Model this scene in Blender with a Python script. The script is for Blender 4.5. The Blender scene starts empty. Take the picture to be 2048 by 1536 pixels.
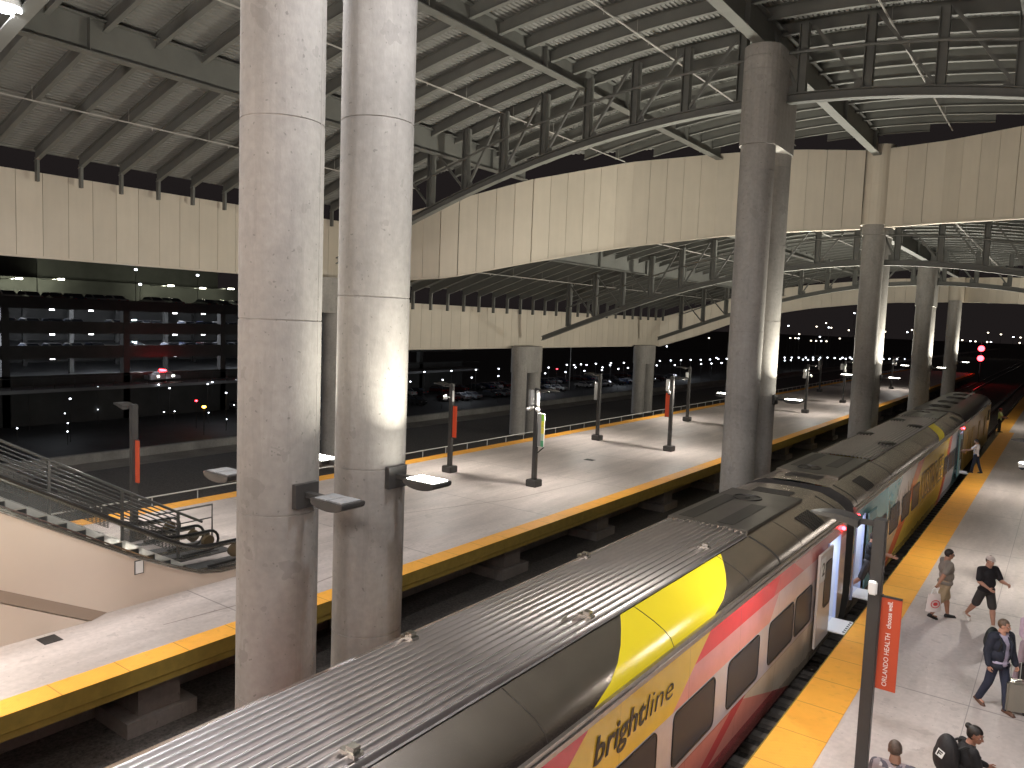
import bpy, bmesh, math, random
import numpy as np
from mathutils import Vector, Matrix
R = math.radians; PI = math.pi
rnd = random.Random(7)
S = bpy.context.scene
COL = S.collection

# ------------------------------------------------------------------ camera, sky, exposure
cd = bpy.data.cameras.new('camera'); cam = bpy.data.objects.new('camera', cd); COL.objects.link(cam)
yaw, pit, rol = R(35.8), R(4.9), R(2.2)
fw = Vector((-math.sin(yaw)*math.cos(pit), math.cos(yaw)*math.cos(pit), -math.sin(pit)))
rt0 = Vector((math.cos(yaw), math.sin(yaw), 0)); up0 = rt0.cross(fw)
rt = rt0*math.cos(rol)+up0*math.sin(rol); up = rt.cross(fw)
M = Matrix((rt, up, -fw)).transposed().to_4x4(); M.translation = Vector((0, 0, 7))
cam.matrix_world = M
cd.sensor_width = 36; cd.sensor_fit = 'HORIZONTAL'; cd.lens = 36*1538/2048; cd.clip_start = .1; cd.clip_end = 3000
S.camera = cam
W = bpy.data.worlds.new('World'); S.world = W; W.use_nodes = True
nt = W.node_tree; nt.nodes.clear()
wo = nt.nodes.new('ShaderNodeOutputWorld'); wb = nt.nodes.new('ShaderNodeBackground')
sky = nt.nodes.new('ShaderNodeTexSky'); sky.sky_type = 'NISHITA'; sky.sun_disc = False
sky.sun_elevation = R(-6); sky.sun_rotation = R(200)
ad = nt.nodes.new('ShaderNodeMixRGB'); ad.blend_type = 'ADD'; ad.inputs[0].default_value = 1
ad.inputs[2].default_value = (.0105, .0085, .0085, 1)      # city glow on the night sky
sc_ = nt.nodes.new('ShaderNodeMixRGB'); sc_.blend_type = 'MULTIPLY'; sc_.inputs[0].default_value = 1
sc_.inputs[2].default_value = (.02, .02, .02, 1)
nt.links.new(sky.outputs[0], sc_.inputs[1]); nt.links.new(sc_.outputs[0], ad.inputs[1])
nt.links.new(ad.outputs[0], wb.inputs[0]); wb.inputs[1].default_value = 1.0
nt.links.new(wb.outputs[0], wo.inputs[0])
S.view_settings.view_transform = 'Standard'; S.view_settings.look = 'None'
S.view_settings.exposure = 0.35; S.view_settings.gamma = 1
S.render.engine = 'CYCLES'
try:
    S.cycles.use_denoising = True; S.cycles.max_bounces = 6; S.cycles.diffuse_bounces = 4
    S.cycles.glossy_bounces = 3; S.cycles.transmission_bounces = 4; S.cycles.sample_clamp_indirect = 4
    S.cycles.caustics_reflective = False; S.cycles.caustics_refractive = False
except Exception: pass
UPW = 950.0      # power of a column uplight
CONW = 680.0     # power of an added concourse globe lamp, frontal fill from behind the viewer
DNW = 320.0      # power of a platform lamp

# ------------------------------------------------------------------ helpers
def tag(o, label=None, cat=None, group=None, kind=None):
    if label: o['label'] = label
    if cat: o['category'] = cat
    if group: o['group'] = group
    if kind: o['kind'] = kind
    return o
def empty(name, loc, label=None, cat=None, group=None, rz=0):
    o = bpy.data.objects.new(name, None); COL.objects.link(o); o.location = loc; o.rotation_euler = (0, 0, rz)
    o.empty_display_size = .2
    return tag(o, label, cat, group)
def copy_tree(o, parent=None):
    c = o.copy(); COL.objects.link(c); c.parent = parent
    for ch in [x for x in KIDS.get(o.name, [])]:
        k = copy_tree(ch, c)
    return c
KIDS = {}
class MB:
    """collects shapes; build() links them as ONE mesh object"""
    def __init__(s): s.v = []; s.f = []; s.m = []; s.sm = []
    def add(s, vs, fs, m=0, smooth=False):
        b = len(s.v); s.v += [tuple(v) for v in vs]
        for f in fs: s.f.append(tuple(i+b for i in f)); s.m.append(m); s.sm.append(smooth)
        return s
    def box(s, x0, x1, y0, y1, z0, z1, m=0):
        return s.add([(x0,y0,z0),(x1,y0,z0),(x1,y1,z0),(x0,y1,z0),(x0,y0,z1),(x1,y0,z1),(x1,y1,z1),(x0,y1,z1)],
            [(0,3,2,1),(4,5,6,7),(0,1,5,4),(1,2,6,5),(2,3,7,6),(3,0,4,7)], m)
    def cbox(s, c, d, m=0, rot=None):
        x, y, z = [k/2 for k in d]
        vs = [Vector(p) for p in ((-x,-y,-z),(x,-y,-z),(x,y,-z),(-x,y,-z),(-x,-y,z),(x,-y,z),(x,y,z),(-x,y,z))]
        if rot is not None: vs = [rot @ v for v in vs]
        return s.add([v+Vector(c) for v in vs], [(0,3,2,1),(4,5,6,7),(0,1,5,4),(1,2,6,5),(2,3,7,6),(3,0,4,7)], m)
    def bar(s, a, b, w, h, m=0, upv=(0,0,1)):
        a = Vector(a); b = Vector(b); d = (b-a).normalized(); u = Vector(upv)
        if abs(d.dot(u)) > .98: u = Vector((1,0,0))
        r = d.cross(u).normalized(); u = r.cross(d)
        vs = [p+r*i*w/2+u*j*h/2 for p in (a, b) for i, j in ((-1,-1),(1,-1),(1,1),(-1,1))]
        return s.add(vs, [(0,1,2,3),(4,7,6,5),(0,4,5,1),(1,5,6,2),(2,6,7,3),(3,7,4,0)], m)
    def tube(s, pts, r, n=8, m=0, cap=True, smooth=True):
        pts = [Vector(p) for p in pts]; rr = r if isinstance(r, (list, tuple)) else [r]*len(pts)
        vs = []; fs = []; prev = None
        for i, p in enumerate(pts):
            d = (pts[min(i+1, len(pts)-1)]-pts[max(i-1, 0)]).normalized()
            if prev is None: prev = d.orthogonal().normalized()
            u = (prev-d*prev.dot(d)).normalized(); prev = u; w = d.cross(u)
            for k in range(n):
                a = 2*PI*k/n; vs.append(p+(u*math.cos(a)+w*math.sin(a))*rr[i])
        for i in range(len(pts)-1):
            for k in range(n):
                fs.append((i*n+k, i*n+(k+1)%n, (i+1)*n+(k+1)%n, (i+1)*n+k))
        s.add(vs, fs, m, smooth)
        if cap:
            s.add(vs[:n], [tuple(range(n-1, -1, -1))], m); s.add(vs[-n:], [tuple(range(n))], m)
        return s
    def lathe(s, prof, c=(0,0), n=24, m=0, smooth=True):
        vs = [(c[0]+r*math.cos(2*PI*k/n), c[1]+r*math.sin(2*PI*k/n), z) for r, z in prof for k in range(n)]
        fs = [(i*n+k, i*n+(k+1)%n, (i+1)*n+(k+1)%n, (i+1)*n+k) for i in range(len(prof)-1) for k in range(n)]
        s.add(vs, fs, m, smooth)
        s.add(vs[:n], [tuple(range(n-1,-1,-1))], m); s.add(vs[-n:], [tuple(range(n))], m)
        return s
    def prism(s, poly, a, b, axis='x', m=0, smooth=False):
        """poly of 2-D points extruded between a and b along axis"""
        def P(p, t):
            return (t, p[0], p[1]) if axis == 'x' else ((p[0], t, p[1]) if axis == 'y' else (p[0], p[1], t))
        n = len(poly); vs = [P(p, a) for p in poly]+[P(p, b) for p in poly]
        s.add(vs, [(i, (i+1)%n, n+(i+1)%n, n+i) for i in range(n)], m, smooth)
        s.add(vs, [tuple(range(n-1,-1,-1)), tuple(range(n, 2*n))], m)
        return s
    def ell(s, c, r, n=12, k=8, m=0, rot=None):
        vs = []; fs = []
        for i in range(k+1):
            t = PI*i/k
            for j in range(n):
                a = 2*PI*j/n; v = Vector((math.sin(t)*math.cos(a)*r[0], math.sin(t)*math.sin(a)*r[1], math.cos(t)*r[2]))
                if rot is not None: v = rot @ v
                vs.append(v+Vector(c))
        for i in range(k):
            for j in range(n): fs.append((i*n+j, (i+1)*n+j, (i+1)*n+(j+1)%n, i*n+(j+1)%n))
        return s.add(vs, fs, m, True)
    def build(s, name, mats, parent=None, bevel=0, recalc=True):
        me = bpy.data.meshes.new(name)
        off = parent_off(parent)
        me.from_pydata([(v[0]-off[0], v[1]-off[1], v[2]-off[2]) for v in s.v], [], s.f)
        if not isinstance(mats, (list, tuple)): mats = [mats]
        for m in mats: me.materials.append(m)
        me.polygons.foreach_set('material_index', s.m); me.polygons.foreach_set('use_smooth', s.sm)
        if recalc or bevel:
            bm = bmesh.new(); bm.from_mesh(me)
            bmesh.ops.remove_doubles(bm, verts=bm.verts, dist=1e-5)
            if recalc: bmesh.ops.recalc_face_normals(bm, faces=bm.faces)
            if bevel:
                es = [e for e in bm.edges if len(e.link_faces) == 2 and e.calc_face_angle(0) > .6]
                bmesh.ops.bevel(bm, geom=es, offset=bevel, segments=2, affect='EDGES', clamp_overlap=True)
            bm.to_mesh(me); bm.free()
        me.update()
        if any(s.sm): me.set_sharp_from_angle(angle=R(38))
        o = bpy.data.objects.new(name, me); COL.objects.link(o)
        if parent is not None: o.parent = parent; KIDS.setdefault(parent.name, []).append(o)
        return o
def parent_off(p):
    o = Vector((0,0,0))
    while p is not None: o += Vector(p.location); p = p.parent
    return o
def structure(name, mb, mat, bevel=0):
    return tag(mb.build(name, mat, None, bevel), kind='structure')
def text_mesh(name, txt, size, mat, parent, T, depth=.002, shear=0, offset=0, sx=1, spacing=1):
    cu = bpy.data.curves.new(name, 'FONT'); cu.body = txt; cu.size = size; cu.extrude = depth; cu.shear = shear
    cu.offset = offset; cu.resolution_u = 3; cu.space_character = spacing
    o = bpy.data.objects.new(name+'_tmp', cu); COL.objects.link(o)
    dg = bpy.context.evaluated_depsgraph_get(); me = bpy.data.meshes.new_from_object(o.evaluated_get(dg))
    bpy.data.objects.remove(o); me.name = name
    me.transform(Matrix.Diagonal((sx, 1, 1, 1)))
    me.transform(T); off = parent_off(parent); me.transform(Matrix.Translation(-off))
    me.materials.clear(); me.materials.append(mat)
    ob = bpy.data.objects.new(name, me); COL.objects.link(ob)
    if parent is not None: ob.parent = parent; KIDS.setdefault(parent.name, []).append(ob)
    return ob
def frame(xa, ya, o):   # matrix whose local x -> xa, local y -> ya, origin o
    xa = Vector(xa).normalized(); ya = Vector(ya).normalized(); za = xa.cross(ya)
    m = Matrix((xa, ya, za)).transposed().to_4x4(); m.translation = Vector(o); return m
def area(name, loc, size, power, parent, down=True, color=(1,.93,.8), sy=None, spread=180):
    l = bpy.data.lights.new(name, 'AREA'); l.energy = power; l.color = color; l.shape = 'RECTANGLE'
    l.size = size; l.size_y = sy or size; l.spread = R(spread)
    o = bpy.data.objects.new(name, l); COL.objects.link(o)
    o.location = Vector(loc)-parent_off(parent); o.rotation_euler = (0 if down else PI, 0, 0)
    if parent is not None: o.parent = parent; KIDS.setdefault(parent.name, []).append(o)
    return o
def point(name, loc, power, parent, color=(1,1,1), r=.1):
    l = bpy.data.lights.new(name, 'POINT'); l.energy = power; l.color = color; l.shadow_soft_size = r
    o = bpy.data.objects.new(name, l); COL.objects.link(o); o.location = Vector(loc)-parent_off(parent)
    if parent is not None: o.parent = parent; KIDS.setdefault(parent.name, []).append(o)
    return o

# ------------------------------------------------------------------ materials
class NG:
    """small expression builder for painted liveries"""
    def __init__(s, m): s.t = m.node_tree; s.N = s.t.nodes; s.L = s.t.links
    def op(s, o, a, b=0.0, c=0.0):
        n = s.N.new('ShaderNodeMath'); n.operation = o
        for i, v in enumerate((a, b, c)):
            if isinstance(v, (int, float)): n.inputs[i].default_value = v
            else: s.L.new(v, n.inputs[i])
        return n.outputs[0]
    def lin(s, y, z, a, b, c): # 1 where a*y+b*z+c > 0
        return s.op('GREATER_THAN', s.op('ADD', s.op('MULTIPLY', y, a), s.op('MULTIPLY_ADD', z, b, c)), 0.0)
    def AND(s, *k):
        r = k[0]
        for q in k[1:]: r = s.op('MULTIPLY', r, q)
        return r
    def mix(s, f, a, b):
        n = s.N.new('ShaderNodeMixRGB'); s.L.new(f, n.inputs[0])
        for i, v in ((1, a), (2, b)):
            if isinstance(v, tuple): n.inputs[i].default_value = (*v, 1)
            else: s.L.new(v, n.inputs[i])
        return n.outputs[0]

def mat(name, col, rough=.6, metal=0, noise=0, nscale=2, bump=0, bscale=20, emit=None, estr=0, coat=0, stretch=None, spec=None, rvar=0):
    m = bpy.data.materials.new(name); m.use_nodes = True; t = m.node_tree; N = t.nodes; L = t.links
    b = N['Principled BSDF']; b.inputs['Base Color'].default_value = (*col, 1)
    b.inputs['Roughness'].default_value = rough; b.inputs['Metallic'].default_value = metal
    if coat: b.inputs['Coat Weight'].default_value = coat; b.inputs['Coat Roughness'].default_value = .08
    if spec is not None: b.inputs['Specular IOR Level'].default_value = spec
    if emit: b.inputs['Emission Color'].default_value = (*emit, 1); b.inputs['Emission Strength'].default_value = estr
    if noise or bump or rvar:
        tc = N.new('ShaderNodeTexCoord'); mp = N.new('ShaderNodeMapping'); L.new(tc.outputs['Object'], mp.inputs[0])
        if stretch: mp.inputs['Scale'].default_value = stretch
    if noise or rvar:
        n = N.new('ShaderNodeTexNoise'); n.inputs['Scale'].default_value = nscale; n.inputs['Detail'].default_value = 7; n.inputs['Roughness'].default_value = .62
        L.new(mp.outputs[0], n.inputs[0])
        cr = N.new('ShaderNodeValToRGB'); L.new(n.outputs[0], cr.inputs[0])
        cr.color_ramp.elements[0].position = .28; cr.color_ramp.elements[1].position = .72
        lo = [max(0, c*(1-noise)) for c in col]; hi = [min(1, c*(1+noise*.7)) for c in col]
        cr.color_ramp.elements[0].color = (*lo, 1); cr.color_ramp.elements[1].color = (*hi, 1)
        if noise: L.new(cr.outputs[0], b.inputs['Base Color'])
        if rvar:
            mr = N.new('ShaderNodeMapRange'); L.new(n.outputs[0], mr.inputs[0]); mr.inputs[1].default_value = .3; mr.inputs[2].default_value = .7
            mr.inputs[3].default_value = max(.02, rough-rvar); mr.inputs[4].default_value = rough+rvar; L.new(mr.outputs[0], b.inputs['Roughness'])
    if bump:
        n2 = N.new('ShaderNodeTexNoise'); n2.inputs['Scale'].default_value = bscale; n2.inputs['Detail'].default_value = 5
        L.new(mp.outputs[0], n2.inputs[0]); bp = N.new('ShaderNodeBump'); bp.inputs['Strength'].default_value = bump; bp.inputs['Distance'].default_value = .02
        L.new(n2.outputs[0], bp.inputs['Height']); L.new(bp.outputs[0], b.inputs['Normal'])
    return m
def concrete(name, col, rough=.75, streak=(1,1,1), noise=.28, scale=.7, spots=True, joints=None, vstreak=(5,5,.35), plain=False):
    m = mat(name, col, rough, noise=noise, nscale=scale, bump=.25, bscale=30, stretch=streak, rvar=.12) if not plain else mat(name, col, rough, noise=noise, nscale=.35, bump=.05, bscale=60)
    g = NG(m); N = g.N; L = g.L; b = N['Principled BSDF']
    src = b.inputs['Base Color'].links[0].from_socket
    tc = N.new('ShaderNodeTexCoord')
    n = N.new('ShaderNodeTexNoise'); n.inputs['Scale'].default_value = 9; n.inputs['Detail'].default_value = 8; L.new(tc.outputs['Object'], n.inputs[0])
    fine = g.op('MULTIPLY_ADD', n.outputs[0], .5, .75)
    mx = N.new('ShaderNodeMixRGB'); mx.blend_type = 'MULTIPLY'; mx.inputs[0].default_value = .8; L.new(src, mx.inputs[1]); L.new(fine, mx.inputs[2])
    out = mx.outputs[0]
    if plain: return m
    mp2 = N.new('ShaderNodeMapping'); mp2.inputs['Scale'].default_value = vstreak; L.new(tc.outputs['Object'], mp2.inputs[0])
    s2 = N.new('ShaderNodeTexNoise'); s2.inputs['Scale'].default_value = 1.0; s2.inputs['Detail'].default_value = 6; L.new(mp2.outputs[0], s2.inputs[0])
    out = g.mix(g.op('MULTIPLY', g.op('GREATER_THAN', s2.outputs[0], .56), .16), out, tuple(c*.62 for c in col))
    s3 = N.new('ShaderNodeTexNoise'); s3.inputs['Scale'].default_value = 14; s3.inputs['Detail'].default_value = 1; L.new(tc.outputs['Object'], s3.inputs[0])
    out = g.mix(g.op('MULTIPLY', g.op('GREATER_THAN', s3.outputs[0], .735), .5), out, tuple(c*.35 for c in col))
    if spots:
        v = N.new('ShaderNodeTexNoise'); v.inputs['Scale'].default_value = 2.3; v.inputs['Detail'].default_value = 3; L.new(tc.outputs['Object'], v.inputs[0])
        f = g.op('MULTIPLY', g.op('GREATER_THAN', v.outputs[0], .66), .35)
        out = g.mix(f, out, tuple(c*.6 for c in col))
    if joints:
        sp = N.new('ShaderNodeSeparateXYZ'); L.new(tc.outputs['Object'], sp.inputs[0])
        for ax, per, o_, wd in joints:
            q = g.op('PINGPONG', g.op('ADD', sp.outputs[ax], o_), per/2)
            out = g.mix(g.op('MULTIPLY', g.op('LESS_THAN', q, wd), .6), out, tuple(c*.3 for c in col))
    L.new(out, b.inputs['Base Color'])
    return m
M_COL = concrete('column_concrete', (.33,.31,.285), .8, (1,1,.5), .25, .9)
M_PLAT = concrete('platform_concrete', (.55,.485,.45), .5, (.9,.16,1), .3, 1.0, joints=((1, 6.2, 2.0, .02), (0, 4.2, 1.0, .008)), vstreak=(2.2,.5,1))
M_BEIGE = concrete('beige_wall', (.62,.52,.43), .7, (1,1,1), .06, .6, spots=False, plain=True)
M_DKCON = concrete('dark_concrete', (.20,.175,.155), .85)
M_LOWCON = concrete('weathered_concrete', (.30,.29,.27), .9)
M_YEL = mat('tactile_yellow', (.90,.425,.055), .6, noise=.07, nscale=3, bump=.3, bscale=60)
def tactile(m):
    g = NG(m); b = g.N['Principled BSDF']; src = b.inputs['Base Color'].links[0].from_socket
    tc = g.N.new('ShaderNodeTexCoord'); sp = g.N.new('ShaderNodeSeparateXYZ'); g.L.new(tc.outputs['Object'], sp.inputs[0])
    q = g.op('PINGPONG', sp.outputs[1], .61); out = g.mix(g.op('MULTIPLY', g.op('LESS_THAN', q, .012), .55), src, (.25,.12,.02))
    n = g.N.new('ShaderNodeTexNoise'); n.inputs['Scale'].default_value = 5; n.inputs['Detail'].default_value = 8; g.L.new(tc.outputs['Object'], n.inputs[0])
    out = g.mix(g.op('MULTIPLY', g.op('GREATER_THAN', n.outputs[0], .62), .16), out, (.45,.22,.03))
    g.L.new(out, b.inputs['Base Color'])
    dots = g.op('MULTIPLY', g.op('SINE', g.op('MULTIPLY', sp.outputs[0], 105)), g.op('SINE', g.op('MULTIPLY', sp.outputs[1], 105)))
    bp = g.N.new('ShaderNodeBump'); bp.inputs['Strength'].default_value = .5; bp.inputs['Distance'].default_value = .006; g.L.new(g.op('MAXIMUM', dots, 0.0), bp.inputs['Height']); g.L.new(bp.outputs[0], b.inputs['Normal'])
tactile(M_YEL)
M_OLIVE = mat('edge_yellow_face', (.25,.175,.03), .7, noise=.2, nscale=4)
M_STEEL = mat('painted_steel', (.135,.135,.122), .55, noise=.12, nscale=1.5)
M_DECK = mat('roof_deck', (.195,.192,.178), .6, noise=.08, nscale=.6)
M_FASC = mat('fascia_panel', (.62,.55,.45), .55, noise=.05, nscale=.8)
_g = NG(M_FASC); _b = _g.N['Principled BSDF']; _src = _b.inputs['Base Color'].links[0].from_socket
_ge = _g.N.new('ShaderNodeNewGeometry'); _tc = _g.N.new('ShaderNodeTexCoord'); _mp = _g.N.new('ShaderNodeMapping'); _mp.inputs['Scale'].default_value = (3,3,.25); _g.L.new(_tc.outputs['Object'], _mp.inputs[0])
_n = _g.N.new('ShaderNodeTexNoise'); _n.inputs['Scale'].default_value = 1.5; _n.inputs['Detail'].default_value = 6; _g.L.new(_mp.outputs[0], _n.inputs[0])
_f = _g.op('ADD', _g.op('MULTIPLY_ADD', _ge.outputs['Random Per Island'], .10, .86), _g.op('MULTIPLY', _n.outputs[0], .12))
_m = _g.N.new('ShaderNodeMixRGB'); _m.blend_type = 'MULTIPLY'; _m.inputs[0].default_value = 1; _g.L.new(_src, _m.inputs[1]); _g.L.new(_f, _m.inputs[2]); _g.L.new(_m.outputs[0], _b.inputs['Base Color'])
M_SEAM = mat('panel_seam', (.05,.045,.035), .8)
M_PIPE = mat('sprinkler_pipe', (.38,.36,.33), .5)
M_POLE = mat('pole_paint', (.05,.048,.046), .45, noise=.1, nscale=6)
M_WHITE = mat('white_plastic', (.8,.8,.78), .4)
M_GREYP = mat('grey_panel', (.32,.32,.31), .5)
M_REDB = mat('red_banner', (.62,.07,.02), .6)
M_ORB = mat('orange_banner', (.52,.075,.028), .6)
M_LED = mat('led_panel', (1,1,1), .5, emit=(1,.97,.86), estr=26)
M_LEDOFF = mat('led_panel_unlit', (.36,.37,.38), .25)
M_LEDW = mat('led_cool', (1,1,1), .5, emit=(.85,.93,1), estr=12)
M_ROOFM = mat('stainless_roof', (.40,.365,.32), .26, 1, noise=.12, nscale=1.2, bump=.08, bscale=14, rvar=.08)
M_CORR = mat('corrugated_roof', (.92,.87,.86), .34, 1, noise=.06, nscale=2)
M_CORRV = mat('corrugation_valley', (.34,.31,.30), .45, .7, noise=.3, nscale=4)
M_DARKR = mat('roof_dark_panel', (.06,.055,.05), .35, .6)
M_TRIM = mat('aluminium_trim', (.62,.58,.55), .3, 1, noise=.15, nscale=12, bump=.1, bscale=60)
M_GLASS = mat('tinted_window', (.052,.058,.072), .22, 0, spec=.03)
M_BLACK = mat('black_rubber', (.012,.012,.012), .6)
M_UNDER = mat('underframe', (.03,.027,.025), .7, noise=.3, nscale=5)
M_INT = mat('vestibule_panel', (.6,.63,.72), .5)
M_PALE = mat('vestibule_edge', (.5,.58,.85), .4)
M_REDL = mat('red_lamp', (.9,.02,.02), .3, emit=(1,.02,.03), estr=30)
M_REDL2 = mat('signal_red', (.9,.02,.02), .3, emit=(1,.03,.04), estr=16)
M_LET = mat('lettering_black', (.015,.013,.012), .4)
M_LETW = mat('lettering_white', (.85,.83,.8), .6)
M_LETB = mat('lettering_brown', (.05,.035,.015), .5)
M_BALL = mat('ballast', (.075,.066,.058), .95, noise=.7, nscale=14, bump=1.0, bscale=18)
M_RAIL = mat('rail_steel', (.5,.47,.45), .2, 1)
M_RAILR = mat('rail_rust', (.09,.06,.045), .8)
M_GROUND = mat('night_ground', (.045,.045,.042), .9, noise=.5, nscale=.05)
M_ASPH = mat('asphalt', (.05,.05,.05), .75, noise=.3, nscale=.4)
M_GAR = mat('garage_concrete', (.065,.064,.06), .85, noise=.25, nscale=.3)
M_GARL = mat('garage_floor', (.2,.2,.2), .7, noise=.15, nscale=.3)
M_RAILW = mat('galvanised', (.55,.55,.52), .4, .4)
M_SSTEEL = mat('brushed_steel', (.55,.54,.5), .25, 1, noise=.1, nscale=8)
M_HAND = mat('handrail_rubber', (.02,.02,.02), .3)
M_GUARD = mat('guard_metal', (.12,.12,.115), .35, .6)
def glassmat():
    m = mat('balustrade_glass', (.2,.21,.2), .02)
    t = m.node_tree; b = t.nodes['Principled BSDF']; b.inputs['Alpha'].default_value = .14
    return m
M_BGLASS = glassmat()

# ------------------------------------------------------------------ ground, tracks, platforms
XC = -9.25
structure('ground', MB().box(-1500, 1500, -300, 2200, -9.6, -9.0), M_GROUND)
mb = MB(); mb.box(-40, -3.9, -60, 700, -2.2, -1.62); mb.box(-3.9, 14, -60, 700, -2.2, -1.7)
structure('track_bed', mb, M_BALL)
mb = MB(); mb.box(-47, 22, -60, 700, -9.0, -2.2)
structure('embankment', mb, M_LOWCON)
def track(cx, label):
    t = empty('railway_track', (cx, 20, -1.62), label, 'track')
    mb = MB(); mr = MB()
    for sx in (-.7175, .7175):
        x = cx+sx; prof = [(x-.065,-1.52),(x+.065,-1.52),(x+.01,-1.49),(x+.01,-1.40),(x+.036,-1.39),(x+.036,-1.355),(x-.036,-1.355),(x-.036,-1.39),(x-.01,-1.40),(x-.01,-1.49)]
        m_ = MB().prism(prof, -30, 420, 'y', 1)
        m_.add([(x-.037,-30,-1.352),(x+.037,-30,-1.352),(x+.037,420,-1.352),(x-.037,420,-1.352)], [(0,1,2,3)], 0)
        m_.build('rail', [M_RAIL, M_RAILR], t)
    y = -8
    ms = MB()
    while y < 150: ms.box(cx-1.3, cx+1.3, y-.12, y+.12, -1.62, -1.521); y += .61
    tag(ms.build('sleepers', M_DKCON, t), kind='stuff')
track(-5.72, 'track the train stands on, rails glowing red ahead of it')
track(-12.35, 'empty dark track between the round columns and the far platform edge')
def mark(name, pts, w, m, par, z=.0135):
    mb = MB(); P = [Vector((a, b, z)) for a, b in pts]; vs = []
    for i, q in enumerate(P):
        d = (P[min(i+1, len(P)-1)]-P[max(i-1, 0)]).normalized(); n = Vector((-d.y, d.x, 0))*w*(.6+.5*math.sin(i*2.1))/2; vs += [q-n, q+n]
    mb.add(vs, [(2*i, 2*i+1, 2*i+3, 2*i+2) for i in range(len(P)-1)]); return mb.build(name, m, par, recalc=False)
# loose ballast stones
def stones():
    mb = MB(); r = random.Random(3)
    for x0, x1, y0, y1, n in ((-4.25, -3.5, 8, 40, 1800), (-7.8, -13.9, 4, 30, 2600)):
        for _ in range(n):
            x = r.uniform(min(x0,x1), max(x0,x1)); y = r.uniform(y0, y1); s = r.uniform(.02, .05); z = -1.62
            a = r.uniform(0, 6.3); c, q = math.cos(a)*s, math.sin(a)*s
            mb.add([(x+c,y+q,z),(x-q,y+c,z),(x-c,y-q,z),(x+q,y-c,z),(x,y,z+s*1.3)], [(0,1,4),(1,2,4),(2,3,4),(3,0,4)])
    tag(mb.build('ballast_stones', M_BALL), kind='stuff')
stones()

# island platform (left) and near platform (right)
mb = MB(); mb.box(-25.3, -14.03, -40, 168, -.30, 0)
pl = structure('island_platform', mb, M_PLAT, 0)
mb = MB(); mb.box(-14.6, -14.0, -40, 168, .004, .012)
mb.build('tactile_strip', M_YEL, pl)
mb = MB(); mb.box(-25.3, -24.6, -40, 168, .004, .012); mb.build('tactile_strip', M_YEL, pl)
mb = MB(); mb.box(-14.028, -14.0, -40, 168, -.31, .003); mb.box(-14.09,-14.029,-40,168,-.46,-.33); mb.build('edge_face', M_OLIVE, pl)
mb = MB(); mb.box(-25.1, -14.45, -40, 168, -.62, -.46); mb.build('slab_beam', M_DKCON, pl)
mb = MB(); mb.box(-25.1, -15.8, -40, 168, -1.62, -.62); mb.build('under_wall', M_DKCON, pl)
y = -10.35
while y < 160:
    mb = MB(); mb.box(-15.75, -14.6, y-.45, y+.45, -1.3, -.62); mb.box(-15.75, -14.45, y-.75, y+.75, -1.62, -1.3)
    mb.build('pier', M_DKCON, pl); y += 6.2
mb = MB(); mb.box(-3.68, 12, -30, 67.2, -.30, 0); mb.box(-3.98, 12, 67.2, 260, -.30, 0)
pr = structure('near_platform', mb, M_PLAT)
mb = MB(); mb.box(-3.65, -2.8, -30, 67.2, .004, .012); mb.box(-4.0, -3.15, 67.2, 260, .004, .012)
mb.build('tactile_strip', M_YEL, pr)
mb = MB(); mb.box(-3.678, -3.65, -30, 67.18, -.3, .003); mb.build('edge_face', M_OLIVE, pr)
mb = MB(); mb.box(-2.9, 12, -30, 260, -1.7, -.3); mb.build('under_wall', M_DKCON, pr)

def drain(x, y, w, l, label):
    t = MB(); t.box(x-w/2, x+w/2, y-l/2, y+l/2, .001, .006)
    for k in range(9): t.box(x-w/2+.02+k*(w-.04)/9, x-w/2+.035+k*(w-.04)/9, y-l/2+.02, y+l/2-.02, .006, .010, 1)
    tag(t.build('drain_cover', [M_UNDER, M_POLE]), label, 'drain cover', 'metal covers set in the island platform')
drain(-16.6, 7.0, .42, .36, 'dark square metal grate in the floor below the beige escalator wall')
drain(-19.2, 33.6, .5, .4, 'small dark floor cover right of the pole with the green and yellow sign')
drain(-17.0, 17.3, .3, .3, 'small dark floor cover right beside the second big round column')
drain(-23.4, 41.5, .4, .3, 'small floor cover near the far yellow edge, left of the grey panel pole')

# guard rail behind the island platform
g = empty('guard_rail', (-25.7, 40, -1.1), 'long low metal guard rail running behind the island platform', 'railing')
mb = MB(); mb.tube([(-25.7, 8, .24), (-25.7, 168, .24)], .028, 8); mb.build('top_rail', M_RAILW, g)
y = 9.0; k = 0
while y < 168 and k < 90:
    MB().tube([(-25.7, y, -1.3), (-25.7, y, .24)], .02, 6).build('post', M_RAILW, g); y += 1.75; k += 1
structure('service_walkway', MB().box(-27.6, -25.35, -40, 168, -1.6, -1.3), M_DKCON)
w = tag(MB().box(-45.3, -45, -40, 260, -3.4, -1.8).box(-45.35, -44.95, -40, 260, -1.8, -1.7).build('retaining_wall', M_LOWCON), 'long low grey concrete wall beyond the island platform, dark ground behind it', 'wall')

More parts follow.
